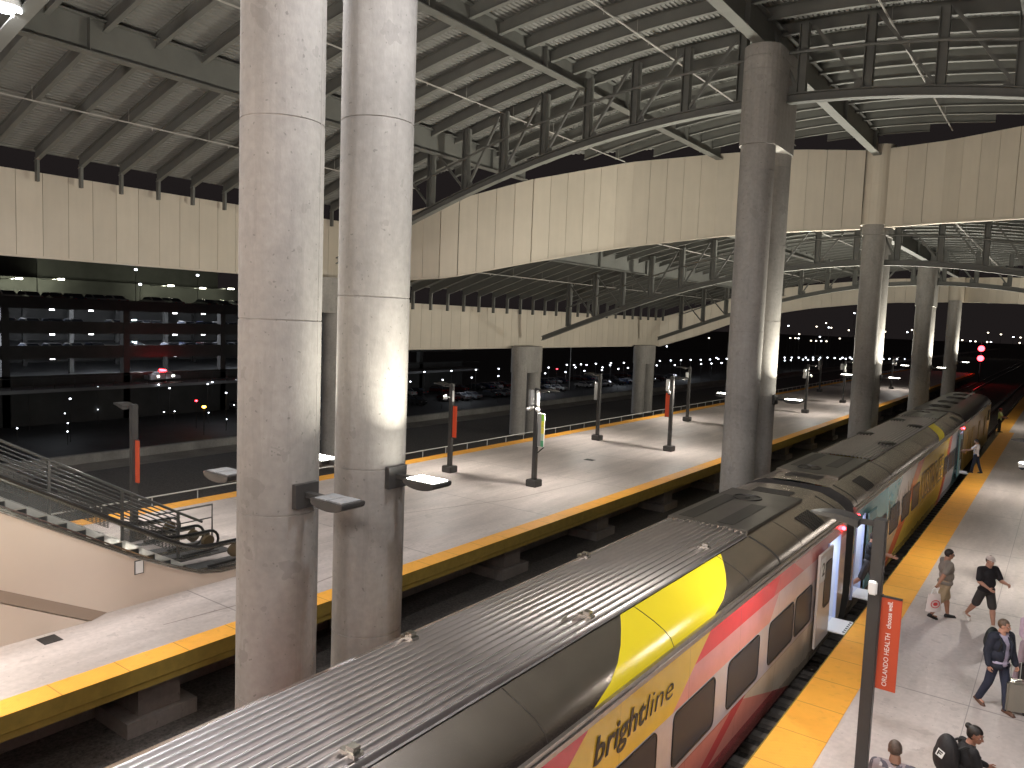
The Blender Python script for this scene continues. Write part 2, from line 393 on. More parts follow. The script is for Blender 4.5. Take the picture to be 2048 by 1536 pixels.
# ------------------------------------------------------------------ columns
def shaft_prof(z0, z1, r, joints):
    pr = [(r, z0)]
    for j in joints:
        if z0 < j < z1: pr += [(r, j-.012), (r-.012, j-.006), (r-.012, j+.006), (r-.001, j+.012), (r-.002, j+.1), (r, j+.2)]
    pr += [(r, z1)]; return pr
def seam(mb, cx, cy, r, z0, z1, a):
    mb.bar((cx+(r-.006)*math.cos(a), cy+(r-.006)*math.sin(a), z0), (cx+(r-.006)*math.cos(a), cy+(r-.006)*math.sin(a), z1), .02, .016, 0, (math.cos(a), math.sin(a), 0))
def column_pair(x, ym, ztop, headz, label, zb=-1.62, gap=1.83, group=None, lbl2=None, single=False):
    c = empty('concrete_column', (x, ym, zb), label, 'column', group)
    for i, s_ in enumerate((-1, 1)):
        if single and i: break
        yy = ym+(0 if single else s_*gap/2)
        j0 = 1.35 if i == 0 else 1.75
        mb = MB(); mb.lathe(shaft_prof(zb, headz if not single else ztop, .58, [j0+k*2.75 for k in range(-1, 6)]), (x, yy), 40)
        seam(mb, x, yy, .58, zb, headz, R(205)); seam(mb, x, yy, .58, zb, headz, R(25))
        mb.build('shaft', M_COL, c)
    if not single:
        n = 12; poly = [(x+.64*math.cos(PI+PI*k/n), ym-gap/2+.64*math.sin(PI+PI*k/n)) for k in range(n+1)]
        poly += [(x+.64*math.cos(PI*k/n), ym+gap/2+.64*math.sin(PI*k/n)) for k in range(n+1)]
        mb = MB(); zz = [headz, ztop-1.5, ztop-1.49, ztop-.85, ztop-.84, ztop-.4, ztop-.39, ztop]
        for a, b in zip(zz[::2], zz[1::2]): mb.prism(poly, a+.008, b-.008, 'z')
        mb.prism([(p[0]*.985+x*.015, p[1]*.985+ym*.015) for p in poly], headz+.01, ztop-.01, 'z')
        mb.build('head', M_COL, c)
    return c
GC = 'round concrete column pairs carrying the canopy'
ROW = [7.97, 27.7, 47.4, 67.1]
column_pair(XC, ROW[0], 16.5, 13.2, 'nearest pair of thick round concrete columns, left of the picture centre, one lit yellow-green by its lamp')
column_pair(XC, ROW[1], 16.5, 13.2, 'tall concrete column pair with squared head, standing behind the first train car roof')
column_pair(XC, ROW[2], 16.5, 12.3, 'concrete column pair rising into the cream clad joint of the big fascia')
column_pair(XC, ROW[3], 12.4, 9.1, 'smaller looking concrete column pair under the lower canopy, before the last column')
column_pair(XC, 85.0, 10.3, 9.0, 'farthest concrete column of the row, next to the red signal lights', single=True)
column_pair(-32.9, 27.7, 8.8, 6.9, 'concrete column seen in the narrow gap between the two nearest round columns', zb=-9)
column_pair(-32.9, 47.4, 4.95, 3.0, 'left one of the two column pairs beyond the platform guard rail, under the low fascia', zb=-9)
column_pair(-32.9, 67.1, 4.9, 3.2, 'right one of the two column pairs beyond the platform guard rail, at the fascia corner', zb=-9)

# ------------------------------------------------------------------ canopies
def rb(X):  # underside of rafters, upper canopy
    d = abs(X-XC); return 17.4-.0105*d*d+3e-6*d**4
def lc(X):  # top of truss lower chord
    d = abs(X-XC); return 15.1-.0131*d*d+5e-6*d**4
F1 = [(-33.6,29.8,12.0,8.75),(-31.8,30.5,12.05,8.8),(-27.6,31.9,13.1,9.1),(-24.3,34.8,14.5,10.1),(-21.0,39.4,15.95,11.3),(-16.9,43.2,16.8,12.2),(-13.2,44.9,17.0,12.55),(-9.9,46.0,16.85,12.68)]
F1b = [(-8.6,46.0,16.85,12.75),(-5.7,45.1,16.8,12.75),(-2.4,43.0,16.7,12.55),(3.5,40,16.5,12.4),(9,37,15.3,11.5),(15,33,12.2,8.8)]
F2 = [(-33.7,71.7,7.6,4.78),(-31,75.5,8.9,6.1),(-29,78.4,9.9,7.3),(-24.9,81.5,11.13,8.64),(-22.3,83.3,11.6,9.25),(-18.2,84.9,12.1,9.8),(-15.4,85.3,12.35,10.05),(-9.8,85.9,12.5,10.25)]
F2b = [(-8.7,85.8,12.5,10.25),(-6.2,82.7,12.35,10.12),(-3.7,79.5,12.12,9.96),(2,76,12,9.8),(8,71,10.9,8.5),(15,66,8,5)]
def mkY(P):
    xs = [p[0] for p in P]; ys = [p[1] for p in P]
    return lambda X: float(np.interp(X, xs, ys))
Y1 = mkY(F1+F1b); Y2 = mkY(F2+F2b)
def fascia(mbp, mbs, P, wid=.97, th=.14, lip=True):
    P = np.array(P); d = np.r_[0, np.cumsum(np.hypot(np.diff(P[:,0]), np.diff(P[:,1])))]
    n = max(1, int(round(d[-1]/wid)))
    def at(s):
        return [float(np.interp(s, d, P[:,i])) for i in range(4)]
    for k in range(n):
        a = at(d[-1]*k/n+.009); b = at(d[-1]*(k+1)/n-.009)
        t = Vector((b[0]-a[0], b[1]-a[1], 0)).normalized(); nn = Vector((t.y, -t.x, 0))*th   # towards the camera side
        vs = []
        for q in (a, b):
            for z in (q[3], q[2]):
                vs += [Vector((q[0], q[1], z))+nn, Vector((q[0], q[1], z))]
        mbp.add(vs, [(0,4,6,2),(1,3,7,5),(0,1,5,4),(2,6,7,3),(0,2,3,1),(4,5,7,6)])
        # backing behind the open joints
        for q0, q1 in ((a, b),):
            e0 = Vector((q0[0]-t.x*.012, q0[1]-t.y*.012, 0))-nn*.15; e1 = Vector((q1[0]+t.x*.012, q1[1]+t.y*.012, 0))-nn*.15
            mbs.add([e0+Vector((0,0,q0[3]+.03)), e1+Vector((0,0,q1[3]+.03)), e1+Vector((0,0,q1[2]-.03)), e0+Vector((0,0,q0[2]-.03))], [(0,1,2,3)])
            mbs.add([e0-nn*.5+Vector((0,0,q0[3]+.03)), e1-nn*.5+Vector((0,0,q1[3]+.03)), e1-nn*.5+Vector((0,0,q1[2]-.03)), e0-nn*.5+Vector((0,0,q0[2]-.03))], [(0,3,2,1)])
        if lip:
            a2 = at(d[-1]*k/n); b2 = at(d[-1]*(k+1)/n)
            vs = [Vector((a2[0],a2[1],a2[3]-.09))+nn*1.35, Vector((b2[0],b2[1],b2[3]-.09))+nn*1.35, Vector((b2[0],b2[1],b2[3]-.004))+nn*1.35, Vector((a2[0],a2[1],a2[3]-.004))+nn*1.35,
                  Vector((a2[0],a2[1],a2[3]-.09))-nn, Vector((b2[0],b2[1],b2[3]-.09))-nn, Vector((b2[0],b2[1],b2[3]-.004))-nn, Vector((a2[0],a2[1],a2[3]-.004))-nn]
            mbp.add(vs, [(0,1,2,3),(4,7,6,5),(0,4,5,1),(3,2,6,7)])
def ibeam_arc(mb, xs, y, zf, h, fl, tf=.03, m=0):
    """I-section following z=zf(x) (underside) at constant y"""
    sec = [(-fl/2,0),(fl/2,0),(fl/2,tf),(.012,tf),(.012,h-tf),(fl/2,h-tf),(fl/2,h),(-fl/2,h),(-fl/2,h-tf),(-.012,h-tf),(-.012,tf),(-fl/2,tf)]
    n = len(sec); vs = []; fs = []
    for x in xs:
        z = zf(x)
        for a, b in sec: vs.append((x, y+a, z+b))
    for i in range(len(xs)-1):
        for k in range(n): fs.append((i*n+k, (i+1)*n+k, (i+1)*n+(k+1)%n, i*n+(k+1)%n))
    fs += [tuple(range(n)), tuple((len(xs)-1)*n+k for k in range(n-1,-1,-1))]
    mb.add(vs, fs, m)
def girder(mb, x, y0, y1, zb_, h, fl):
    mb.box(x-fl/2, x+fl/2, y0, y1, zb_, zb_+.04); mb.box(x-.015, x+.015, y0, y1, zb_+.04, zb_+h-.04); mb.box(x-fl/2, x+fl/2, y0, y1, zb_+h-.04, zb_+h)
    y = y0+1
    while y < y1: mb.box(x-fl/2+.01, x+fl/2-.01, y-.01, y+.01, zb_+.04, zb_+h-.04); y += 6.57
def truss(root, y, dz, x0=-31.6, x1=13.2, brk=True):
    t_ = MB(); xs = list(np.linspace(x0, x1, 44))
    ibeam_arc(t_, xs, y, lambda X: lc(X)+dz-.32, .32, .34, .035)
    tr = t_.build('truss', M_STEEL, root)
    t_ = MB(); t_.tube([(X, y-.22, lc(X)+dz+1.33) for X in xs[2:-2]], .055, 8); t_.build('top_rod', M_STEEL, tr)
    px = [XC+ (k+.5)*2.12 for k in range(-10, 10)]
    for i, X in enumerate(px):
        if not (x0+.8 < X < x1-.8): continue
        zt = rb(X)+dz; z0 = lc(X)+dz+.002
        m_ = MB(); m_.box(X-.15, X-.12, y-.15, y+.15, z0, zt); m_.box(X+.12, X+.15, y-.15, y+.15, z0, zt); m_.box(X-.12, X+.12, y-.012, y+.012, z0, zt)
        m_.build('post', M_STEEL, tr)
        s_ = 1 if X < XC else -1
        X2 = X+s_*2.12*(.86 if X < XC-3 or X > XC+3 else .5)
        m_ = MB()
        if X < XC-14: m_.bar((X+.1, y, zt-.15), (X+2.0, y, lc(X+2)+dz+.1), .09, .09)
        else: m_.bar((X+s_*.15, y, z0+.12), (X2, y, rb(X2)+dz-.1), .1, .1); m_.box(min(X, X+s_*.42), max(X, X+s_*.42), y-.01, y+.01, z0, z0+.28)
        m_.build('brace', M_STEEL, tr)
    return tr
def canopy(name, label, y0f, y1f, dz, gird_y0, trusses, eave, fas, nr0, nr1, group=None):
    root = empty(name, (XC, gird_y0, 12+dz), label, 'canopy')
    # corrugated deck, ribs running along the tracks
    mb = MB(); pitch = .17; X = -33.4; xs = []
    while X < 15: xs += [(X, 0), (X+.07, 0), (X+.085, .05), (X+.155, .05)]; X += pitch
    vs = []
    for X, h in xs:
        z = rb(X)+dz+.47+h; vs += [(X, y0f(X), z), (X, y1f(X)-.25, z)]
    mb.add(vs, [(2*i, 2*i+1, 2*i+3, 2*i+2) for i in range(len(xs)-1)])
    mb.build('deck', M_DECK, root, recalc=False)
    mb = MB(); vs = []                                    # roof skin above the deck
    for X in np.linspace(-33.5, 15, 60): z = rb(X)+dz+.75; vs += [(X, y0f(X), z), (X, y1f(X), z)]
    mb.add(vs, [(2*i, 2*i+2, 2*i+3, 2*i+1) for i in range(59)]); mb.build('roof_skin', M_STEEL, root, recalc=False)
    for k in range(nr0, nr1):
        y = 27.7+k*1.642+.82
        xx = [X for X in np.linspace(-33.2, 14.8, 97) if y0f(X)+.1 < y < y1f(X)-.35]
        if len(xx) < 3: continue
        run = [xx[0]]
        for q in xx[1:]+[999]:
            if q-run[-1] > .8:
                if len(run) > 2: m_ = MB(); ibeam_arc(m_, run, y, lambda X: rb(X)+dz, .462, .17, .02); m_.build('rafter', M_STEEL, root)
                run = [q]
            else: run.append(q)
    for gx, gz in ((-24.45, 14.4), (-16.95, 16.4), (XC, 16.5), (-1.7, 16.35), (5.9, 14.5)):
        m_ = MB(); girder(m_, gx, max(gird_y0, y0f(gx)+.3), y1f(gx)-.3, gz+dz, min(1.05, rb(gx)+.462-gz), .4); m_.build('girder', M_STEEL, root)
    for px_ in (-28.9, -20.9, -13.2, -5.6, 1.8):
        m_ = MB(); z = rb(px_)+dz-.12
        ys0 = max(gird_y0, y0f(px_)+.4); y = ys0; ye = y1f(px_)-.6
        m_.tube([(px_, ys0, z), (px_, ye, z)], .03, 6); y += 1.2
        while y < ye:
            m_.tube([(px_, y, z), (px_, y, z+.5)], .008, 4, cap=False); m_.tube([(px_+.0, y+.9, z), (px_, y+.9, z-.12)], .018, 5); y += 3.284
        m_.build('sprinkler_pipe', M_PIPE, root)
    for ty in trusses: truss(root, ty, dz)
    mbp = MB(); mbs = MB()
    for P in fas: fascia(mbp, mbs, P)
    mbp.build('end_fascia', M_FASC, root, recalc=False); mbs.build('fascia_backing', M_SEAM, root, recalc=False)
    mbp = MB(); mbs = MB(); fascia(mbp, mbs, eave)
    mbp.build('eave_fascia', M_FASC, root, recalc=False); mbs.build('fascia_backing', M_SEAM, root, recalc=False)
    # little stub posts between rafters ends and fascia
    for k in range(nr0, nr1):
        y = 27.7+k*1.642+.82
        if eave[0][1] < y < eave[-1][1]: MB().box(-33.2, -33.0, y-.05, y+.05, eave[0][2]-.4, rb(-33)+dz+.1).build('stub_post', M_STEEL, root)
    return root
upper = canopy('station_canopy', 'near high arched canopy of grey steel rafters with its cream end fascia', lambda X: -16, Y1, 0, -16,
    [-11.8, 7.97, 27.7], [(-33.6,-16,12.0,8.72),(-33.6,29.6,12.0,8.75)], [F1, F1b], -26, 13)
lower = canopy('station_canopy', 'farther lower arched canopy seen below the big cream fascia', lambda X: Y1(X)+.12, Y2, -4.05, 30,
    [47.4, 67.1], [(-33.7,30.5,7.7,4.85),(-33.7,71.7,7.6,4.85)], [F2, F2b], 1, 37)
# girders of the lower canopy start under the upper fascia
def stad(r, ym, gap):
    n = 14; return [(XC+r*math.cos(PI+PI*k/n), ym-gap/2+r*math.sin(PI+PI*k/n)) for k in range(n+1)]+[(XC+r*math.cos(PI*k/n), ym+gap/2+r*math.sin(PI*k/n)) for k in range(n+1)]
mb = MB(); mb.prism(stad(.74, 47.4, 1.83), 12.85, 14.98, 'z'); mb.prism(stad(.725, 47.4, 1.83), 14.981, 15.01, 'z'); mb.prism(stad(.74, 47.4, 1.83), 15.011, 17.12, 'z')
mb.bar((XC-.735*.3, 47.4-.915-.735*.954, 12.86), (XC-.735*.3, 47.4-.915-.735*.954, 17.1), .02, .02, 0, (-.3,-.95,0)); mb.build('column_cladding', M_FASC, upper)
mb = MB(); mb.lathe([(.68,10.2),(.68,12.5)], (XC, 85.2), 32); mb.build('column_cladding', M_FASC, lower)

# ------------------------------------------------------------------ column uplights
def uplight(x, y, side, lit, label, z=4.4, k=1.0):
    u = empty('column_lamp', (XC+side*.58 if abs(x-XC) < 3 else x, y, z), label, 'lamp')
    sx = side; b = XC+sx*.56
    mb = MB(); mb.box(min(b, b+sx*.09), max(b, b+sx*.09), y-.2, y+.2, z-.2, z+.15); mb.box(min(b, b+sx*.45), max(b, b+sx*.45), y-.05, y+.05, z-.05, z+.03)
    mb.build('bracket', M_POLE, u)
    c = b+sx*.72; mb = MB(); n = 10
    prof = [(c+.33*math.cos(PI+PI*k/n), z-.01+.10*math.sin(PI+PI*k/n)) for k in range(n+1)]
    prof += [(c+.33, z+.03), (c-.33, z+.03)]
    mb.prism(prof, y-.21, y+.21, 'y'); mb.build('housing', M_POLE, u, bevel=.01)
    mb = MB()
    for i in (0, 1):
        for j in (0, 1): mb.box(c-.27+i*.28, c-.01+i*.28, y-.17+j*.175, y-.005+j*.175, z+.031, z+.042)
    mb.build('light_panel', M_LED if lit else M_LEDOFF, u, recalc=True)
    if lit:
        q = area('light', (c+sx*.3, y, z+.12), .4, UPW*k, u, down=False, sy=.38, color=(1,.965,.84), spread=178); q.rotation_euler = (PI, R(sx*30), 0)
uplight(XC, 8.88, 1, True, 'glowing lamp on the right of the second big round column', k=.36)
uplight(XC, 8.88, -1, True, 'glowing lamp seen between the two nearest round columns', k=.65)
uplight(XC, 7.06, 1, False, 'unlit grey lamp with four square panels on the nearest column')
uplight(XC, 7.06, -1, False, 'unlit grey lamp half hidden left of the nearest column')
for y, nm in ((28.61, 'squared-head column behind the first car roof'), (48.31, 'column under the cream clad joint'), (68.0, 'fourth column pair, far down the row')):
    kk = {28.61: 1.25, 48.31: 1.7, 68.0: 1.3}[y]
    uplight(XC, y, 1, True, 'glowing lamp reaching right from the '+nm, k=kk*(.5 if y < 30 else .7))
    uplight(XC, y, -1, True, 'glowing lamp reaching left from the '+nm, k=kk*1.2)
uplight(XC, 85.2, 1, True, 'glowing lamp on the farthest column of the row')
uplight(XC, -10.9, 1, True, 'glowing lamp on a column behind the viewer, tracks side'); uplight(XC, -10.9, -1, True, 'glowing lamp on a column behind the viewer, platform side')
column_pair(XC, -11.8, 16.5, 13.2, 'round concrete column pair standing behind the viewer')

# ------------------------------------------------------------------ platform lamp poles
def pole(x, y, head, H=4.1, label='', extras=(), power=DNW, ped=True, rz=0):
    p = empty('lamp_pole', (x, y, 0), label, 'lamp pole')
    mb = MB(); mb.box(x-.09, x+.09, y-.09, y+.09, 0, H); mb.build('pole', M_POLE, p, bevel=.012)
    if ped:
        mb = MB(); mb.box(x-.26, x+.26, y-.26, y+.26, 0, .3); mb.build('base_block', M_POLE, p, bevel=.03)
    hx, hy = math.cos(R(head)), math.sin(R(head)); d = Vector((hx, hy, 0)); r = Vector((-hy, hx, 0))
    mb = MB(); mb.bar(Vector((x,y,H-.09)), Vector((x,y,H-.09))+d*.32, .06, .08); mb.build('arm', M_POLE, p)
    mb = MB(); N_ = 8; vs = []
    for i in range(N_+1):
        t = i/N_; w = .19*math.sin(PI*min(1, .35+t*.62))**.5*(1 if t < .9 else .8); th = .10*(1-t)**.6+.02; zc = H-.05+.05*math.sin(PI*t)
        o = Vector((x,y,zc))+d*(.3+t*.75)
        vs += [o-r*w-Vector((0,0,th)), o-r*w, o+r*w, o+r*w-Vector((0,0,th))]
    fs = []
    for i in range(N_):
        for k in range(4): fs.append((i*4+k, i*4+(k+1)%4, i*4+4+(k+1)%4, i*4+4+k))
    fs += [(3,2,1,0), (N_*4, N_*4+1, N_*4+2, N_*4+3)]
    mb.add(vs, fs); mb.build('lamp_head', M_POLE, p)
    c = Vector((x,y,H-.094))+d*.5; mb = MB(); mb.cbox(c, (.24,.18,.01), 0, Matrix.Rotation(R(head), 3, 'Z')); mb.build('light_panel', M_LED, p)
    if power: area('light', c-Vector((0,0,.02)), .4, power, p, down=True, sy=.25, color=(1,.94,.86), spread=170)
    def at(f, s, z): return Vector((x,y,z))+Vector((math.cos(R(f)), math.sin(R(f)), 0))*s
    for e in extras:
        k = e[0]
        if k == 'banner':
            _, dx, z0, z1, w_, m_ = e; s_ = 1 if dx > 0 else -1
            a = x+s_*.1; mb = MB(); mb.box(min(a, a+s_*w_), max(a, a+s_*w_), y-.015, y+.015, z0, z1); mb.build('banner', m_, p)
            mb = MB(); mb.box(min(x, a+s_*w_), max(x, a+s_*w_), y-.02, y+.02, z1+.003, z1+.03); mb.build('banner_bracket', M_POLE, p); mb = MB(); mb.box(min(x, a+s_*w_), max(x, a+s_*w_), y-.02, y+.02, z0-.03, z0-.003); mb.build('banner_bracket', M_POLE, p)
        if k == 'box':
            _, dx, dy, z, sz, m_ = e; mb = MB(); mb.cbox((x+dx, y+dy, z), sz); mb.build('equipment_box', m_, p, bevel=.02)
        if k == 'camera':
            _, dx, z = e; mb = MB(); mb.bar((x,y,z+.08), (x+dx,y-.05,z+.08), .04, .04); mb.lathe([(.09,z-.02),(.1,z+.1),(.05,z+.14)], (x+dx,y-.05), 12)
            cc = mb.build('security_camera', M_WHITE, p); m2 = MB(); m2.ell((x+dx,y-.05,z-.03), (.075,.075,.07)); m2.build('dome', M_GLASS, cc)
        if k == 'horns':
            z = e[1]; mb = MB()
            for s_ in (-1, 1): mb.box(x+s_*.13-.06, x+s_*.13+.06, y-.22, y-.1, z-.02, z+.62)
            mb.build('speaker', M_WHITE, p, bevel=.03)
            for s_ in (-1, 1):
                mb = MB(); mb.tube([(x+s_*.06,y-.12,z-.12),(x+s_*.2,y-.26,z-.16)], [.03,.09], 10); mb.ell((x+s_*.24,y-.3,z-.18), (.09,.09,.08)); mb.build('security_camera', M_WHITE, p)
        if k == 'sign':
            z0, z1 = e[1:]; mb = MB(); mb.box(x+.1, x+.42, y-.03, y+.03, z0, z1); s_ = mb.build('sign_box', M_WHITE, p, bevel=.01)
            mb = MB(); mb.box(x+.11,x+.27,y-.036,y-.031,z0+.02,z1-.02); mb.build('grey_field', M_GREYP, s_)
            cols = [(.25,.55,.05),(.75,.7,.05),(.85,.75,.1),(.5,.6,.45),(.1,.4,.2)]
            for i, c_ in enumerate(cols):
                h = (z1-z0-.04)/5; mb = MB(); mb.box(x+.275,x+.41,y-.037,y-.031,z1-.02-(i+1)*h,z1-.02-i*h-.01); mb.build('colour_field', mat('sign_colour', c_, .5), s_)
            mb = MB(); mb.bar((x+.42,y,z0), (x,y,z0-.38), .06, .04); mb.bar((x+.1,y,z1-.1),(x,y,z1-.1),.05,.05); mb.build('sign_brace', M_POLE, p)
    return p
BOXW = ('box', .0, -.16, 3.35, (.16,.12,.6), M_WHITE)
pole(-22.1, 11.7, 180, 4.05, 'lamp pole with orange banner rising behind the escalator rails', (('banner', 1, 1.75, 3.0, .2, M_ORB),))
pole(-22.1, 26.1, 180, 4.0, 'lamp pole with red banner and camera beside the second big round column', (('banner', 1, 1.6, 3.0, .22, M_REDB), ('camera', -.32, 3.3), ('box', .16, -.1, 3.45, (.08,.08,.5), M_WHITE)))
pole(-17.75, 26.45, 0, 4.15, 'lamp pole with white speakers and green and yellow sign', (('horns', 3.45), ('sign', 1.7, 3.1), ('box', -.33, .1, 3.7, (.35,.05,.7), M_GREYP)))
pole(-22.2, 39.6, 180, 3.95, 'lamp pole with one pale grey panel, in the middle of the island platform', (('box', -.2, -.02, 2.9, (.26,.08,1.05), M_GREYP),))
pole(-17.5, 39.35, 0, 4.15, 'lamp pole with dark red banner left of it and white box above', (('banner', -1, 1.9, 3.2, .26, M_REDB), ('box', -.22, -.1, 3.65, (.2,.14,.65), M_WHITE), ('camera', -.12, 3.2)))
pole(-22.2, 52.8, 180, 3.95, 'thin lamp pole with bright white box, left of the squared-head column', (('box', -.14, -.1, 3.3, (.2,.14,.5), M_WHITE), ('camera', -.4, 3.0)))
pole(-17.55, 66.5, 0, 4.1, 'lamp pole with white box and side camera, right of the squared-head column', (('box', -.2, -.1, 3.3, (.24,.16,.75), M_WHITE), ('camera', .3, 3.1)))
pole(-23.0, 69, 180, 4.0, 'thin lamp pole right at the guard rail, partly behind the squared-head column lamp', (BOXW,), power=0)
pole(-17.45, 79.3, 0, 4.1, 'lamp pole with a small grey panel, just left of the clad column', (('box', -.3, 0, 3.5, (.3,.1,.6), M_GREYP), BOXW))
pole(-22.6, 91, 180, 4.1, 'distant lamp pole with grey panel on the wet far end of the platform', (('box', -.2, 0, 3.0, (.26,.08,1.0), M_GREYP),), power=0)
pole(-17.6, 105, 0, 4.1, 'most distant lamp pole, seen between the third and fourth column pairs', (BOXW, ('box', .3, 0, 3.1, (.3,.1,.3), M_WHITE)))
np_ = pole(-2.15, 12.9, 180, 4.12, 'big near lamp pole with the tall orange-red hospital banner', (('box', -.02, -.13, 3.05, (.13,.06,.22), M_WHITE),), power=DNW*.55, ped=False)
mb = MB(); mb.box(-2.05, -1.76, 12.885, 12.915, 1.44, 2.9); bn = mb.build('banner', M_ORB, np_)
mb = MB(); mb.box(-2.06, -1.76, 12.88, 12.92, 2.903, 2.93); mb.build('banner_bracket', M_POLE, np_)
text_mesh('lettering', 'ORLANDO HEALTH', .098, M_LETW, bn, frame((0,0,1), (-1,0,0), (-1.89, 12.883, 1.50)), .001, sx=.98)
text_mesh('lettering', 'choose well.', .1, M_LETW, bn, frame((0,0,1), (-1,0,0), (-1.89, 12.883, 2.43)), .001, sx=.86, offset=.001)
pole(-.12, 26.5, 180, 4.1, 'lamp pole at the right edge, only its dark lamp head showing over the platform', (('camera', -.72, 3.3),))
pole(3.0, 2, 180, 4.1, 'lamp pole on the near platform behind the viewer', ())
pole(.1, 41, 180, 4.1, 'far lamp pole on the near platform, outside the right edge', ())
pole(-14.9, 2.6, 180, 4.1, 'unseen lamp pole left of the picture, set to light the beige escalator wall', (), power=DNW*1.7)  # unseen pole placed here to brighten the beige escalator wall
pole(.8, 72, 180, 4.1, 'last lamp pole of the near platform, outside the right edge', ())

# ------------------------------------------------------------------ train
CX = -5.70; HW = 1.53; SX = CX+HW        # centre line, half width, platform-side plane
def grime(g, tc, Y, Z, out):
    n = g.N.new('ShaderNodeTexNoise'); n.inputs['Scale'].default_value = 2.4; n.inputs['Detail'].default_value = 8; n.inputs['Roughness'].default_value = .7; g.L.new(tc.outputs['Object'], n.inputs[0])
    mx = g.N.new('ShaderNodeMixRGB'); mx.blend_type = 'MULTIPLY'; mx.inputs[0].default_value = 1; g.L.new(out, mx.inputs[1]); g.L.new(g.op('MULTIPLY_ADD', n.outputs[0], .36, .80), mx.inputs[2])
    low = g.op('MULTIPLY', g.op('LESS_THAN', g.op('ADD', Z, g.op('MULTIPLY', n.outputs[0], -.5)), -.52), .45)
    out = g.mix(low, mx.outputs[0], (.09,.075,.06))
    s_ = g.op('LESS_THAN', g.op('PINGPONG', g.op('ADD', Y, .35), 1.09), .006)
    out = g.mix(g.op('MULTIPLY', s_, .45), out, (.08,.07,.07))
    return g.mix(g.op('MULTIPLY', g.op('LESS_THAN', g.op('ABSOLUTE', g.op('SUBTRACT', Z, .5)), .006), .5), out, (.08,.07,.07))
def livery1(base):
    m = mat('coach_livery', (.62,.58,.6), .22, coat=.5); g = NG(m); N = g.N; b = N['Principled BSDF']
    tc = N.new('ShaderNodeTexCoord'); sp = N.new('ShaderNodeSeparateXYZ'); g.L.new(tc.outputs['Object'], sp.inputs[0])
    Y = g.op('ADD', sp.outputs[1], base[1]); Z = g.op('ADD', sp.outputs[2], base[2])
    c = (.56,.53,.58)
    def ge(a, v): return g.op('GREATER_THAN', a, v)
    def lt(a, v): return g.op('LESS_THAN', a, v)
    up_ = ge(Z, 1.47); hi = lt(Z, 2.34)
    out = g.mix(ge(Y, 14.6), c, (.60,.52,.50))
    out = g.mix(g.AND(up_, hi), out, (.80,.32,.31))                               # salmon band
    out = g.mix(g.AND(up_, hi, g.lin(Y, Z, 1, -1.2, -12.6)), out, (.78,.56,.54))
    # crimson above, edge rising slowly
    red = g.AND(ge(Z, 1.92), hi)
    out = g.mix(red, out, (.80,.035,.045))
    out = g.mix(g.AND(red, g.lin(Y, Z, 1, -1.15, -12.34)), out, (.75,.10,.09))
    out = g.mix(g.AND(red, g.lin(Y, Z, 1, 2.2, -20.8)), out, (.74,.30,.27))
    yel = g.AND(up_, g.lin(Y, Z, 1, -1.67, -3.79), g.lin(Y, Z, -1, 1.7, 7.48))
    out = g.mix(g.AND(up_, g.lin(Y, Z, -1, 1.67, 3.79)), out, (.62,.03,.05))
    out = g.mix(yel, out, (.88,.56,.07))
    lo = lt(Z, .52)
    out = g.mix(lo, out, (.70,.27,.22))
    out = g.mix(g.AND(lo, lt(Z, -.12)), out, (.45,.09,.09))
    out = g.mix(g.AND(lo, g.lin(Y, Z, 1, 3.2, -14.6)), out, (.66,.56,.44))
    out = g.mix(g.AND(lo, g.lin(Y, Z, 1, -2.5, -11.2), g.lin(Y, Z, -1, 2.5, 11.9)), out, (.62,.10,.10))
    out = grime(g, tc, Y, Z, out); g.L.new(out, b.inputs['Base Color']); return m
def livery2(base):
    m = mat('wrap_livery', (.6,.6,.6), .25, coat=.4); g = NG(m); N = g.N; b = N['Principled BSDF']
    tc = N.new('ShaderNodeTexCoord'); sp = N.new('ShaderNodeSeparateXYZ'); g.L.new(tc.outputs['Object'], sp.inputs[0])
    Y = g.op('ADD', sp.outputs[1], base[1]); Z = g.op('ADD', sp.outputs[2], base[2])
    ns = N.new('ShaderNodeTexNoise'); ns.inputs['Scale'].default_value = 1.1; g.L.new(tc.outputs['Object'], ns.inputs[0])
    out = g.mix(ns.outputs[0], (.10,.26,.29), (.22,.40,.42))                 # teal at the near end
    sil = g.lin(Y, Z, -.35, -1, 10.1); ns2 = N.new('ShaderNodeTexNoise'); ns2.inputs['Scale'].default_value = 2.6; g.L.new(tc.outputs['Object'], ns2.inputs[0])
    gr = g.op('GREATER_THAN', g.op('ADD', g.op('MULTIPLY', ns2.outputs[0], 1.6), g.op('MULTIPLY', Z, -1.0)), -.35)
    out = g.mix(gr, out, (.48,.38,.29))                                      # warm shoreline picture low down
    out = g.mix(g.lin(Y, Z, 1, -1.5, -25.0), out, (.68,.64,.62))
    out = g.mix(g.AND(g.lin(Y, Z, 1, -1.5, -25.0), g.lin(Y, Z, -.12, -1, 4.3)), out, (.66,.47,.28))
    out = g.mix(g.lin(Y, Z, 1, -2.1, -26.8), out, (.78,.20,.09))
    out = g.mix(g.lin(Y, Z, 1, -2.2, -28.2), out, (.82,.56,.11))
    out = g.mix(g.lin(Y, Z, 1, -1.0, -38.6), out, (.78,.13,.06))
    out = g.mix(g.lin(Y, Z, 1, -1.0, -39.5), out, (.58,.54,.56))
    out = g.mix(g.lin(Y, Z, 1, -.4, -43.0), out, (.14,.26,.27))
    out = grime(g, tc, Y, Z, out); g.L.new(out, b.inputs['Base Color']); return m
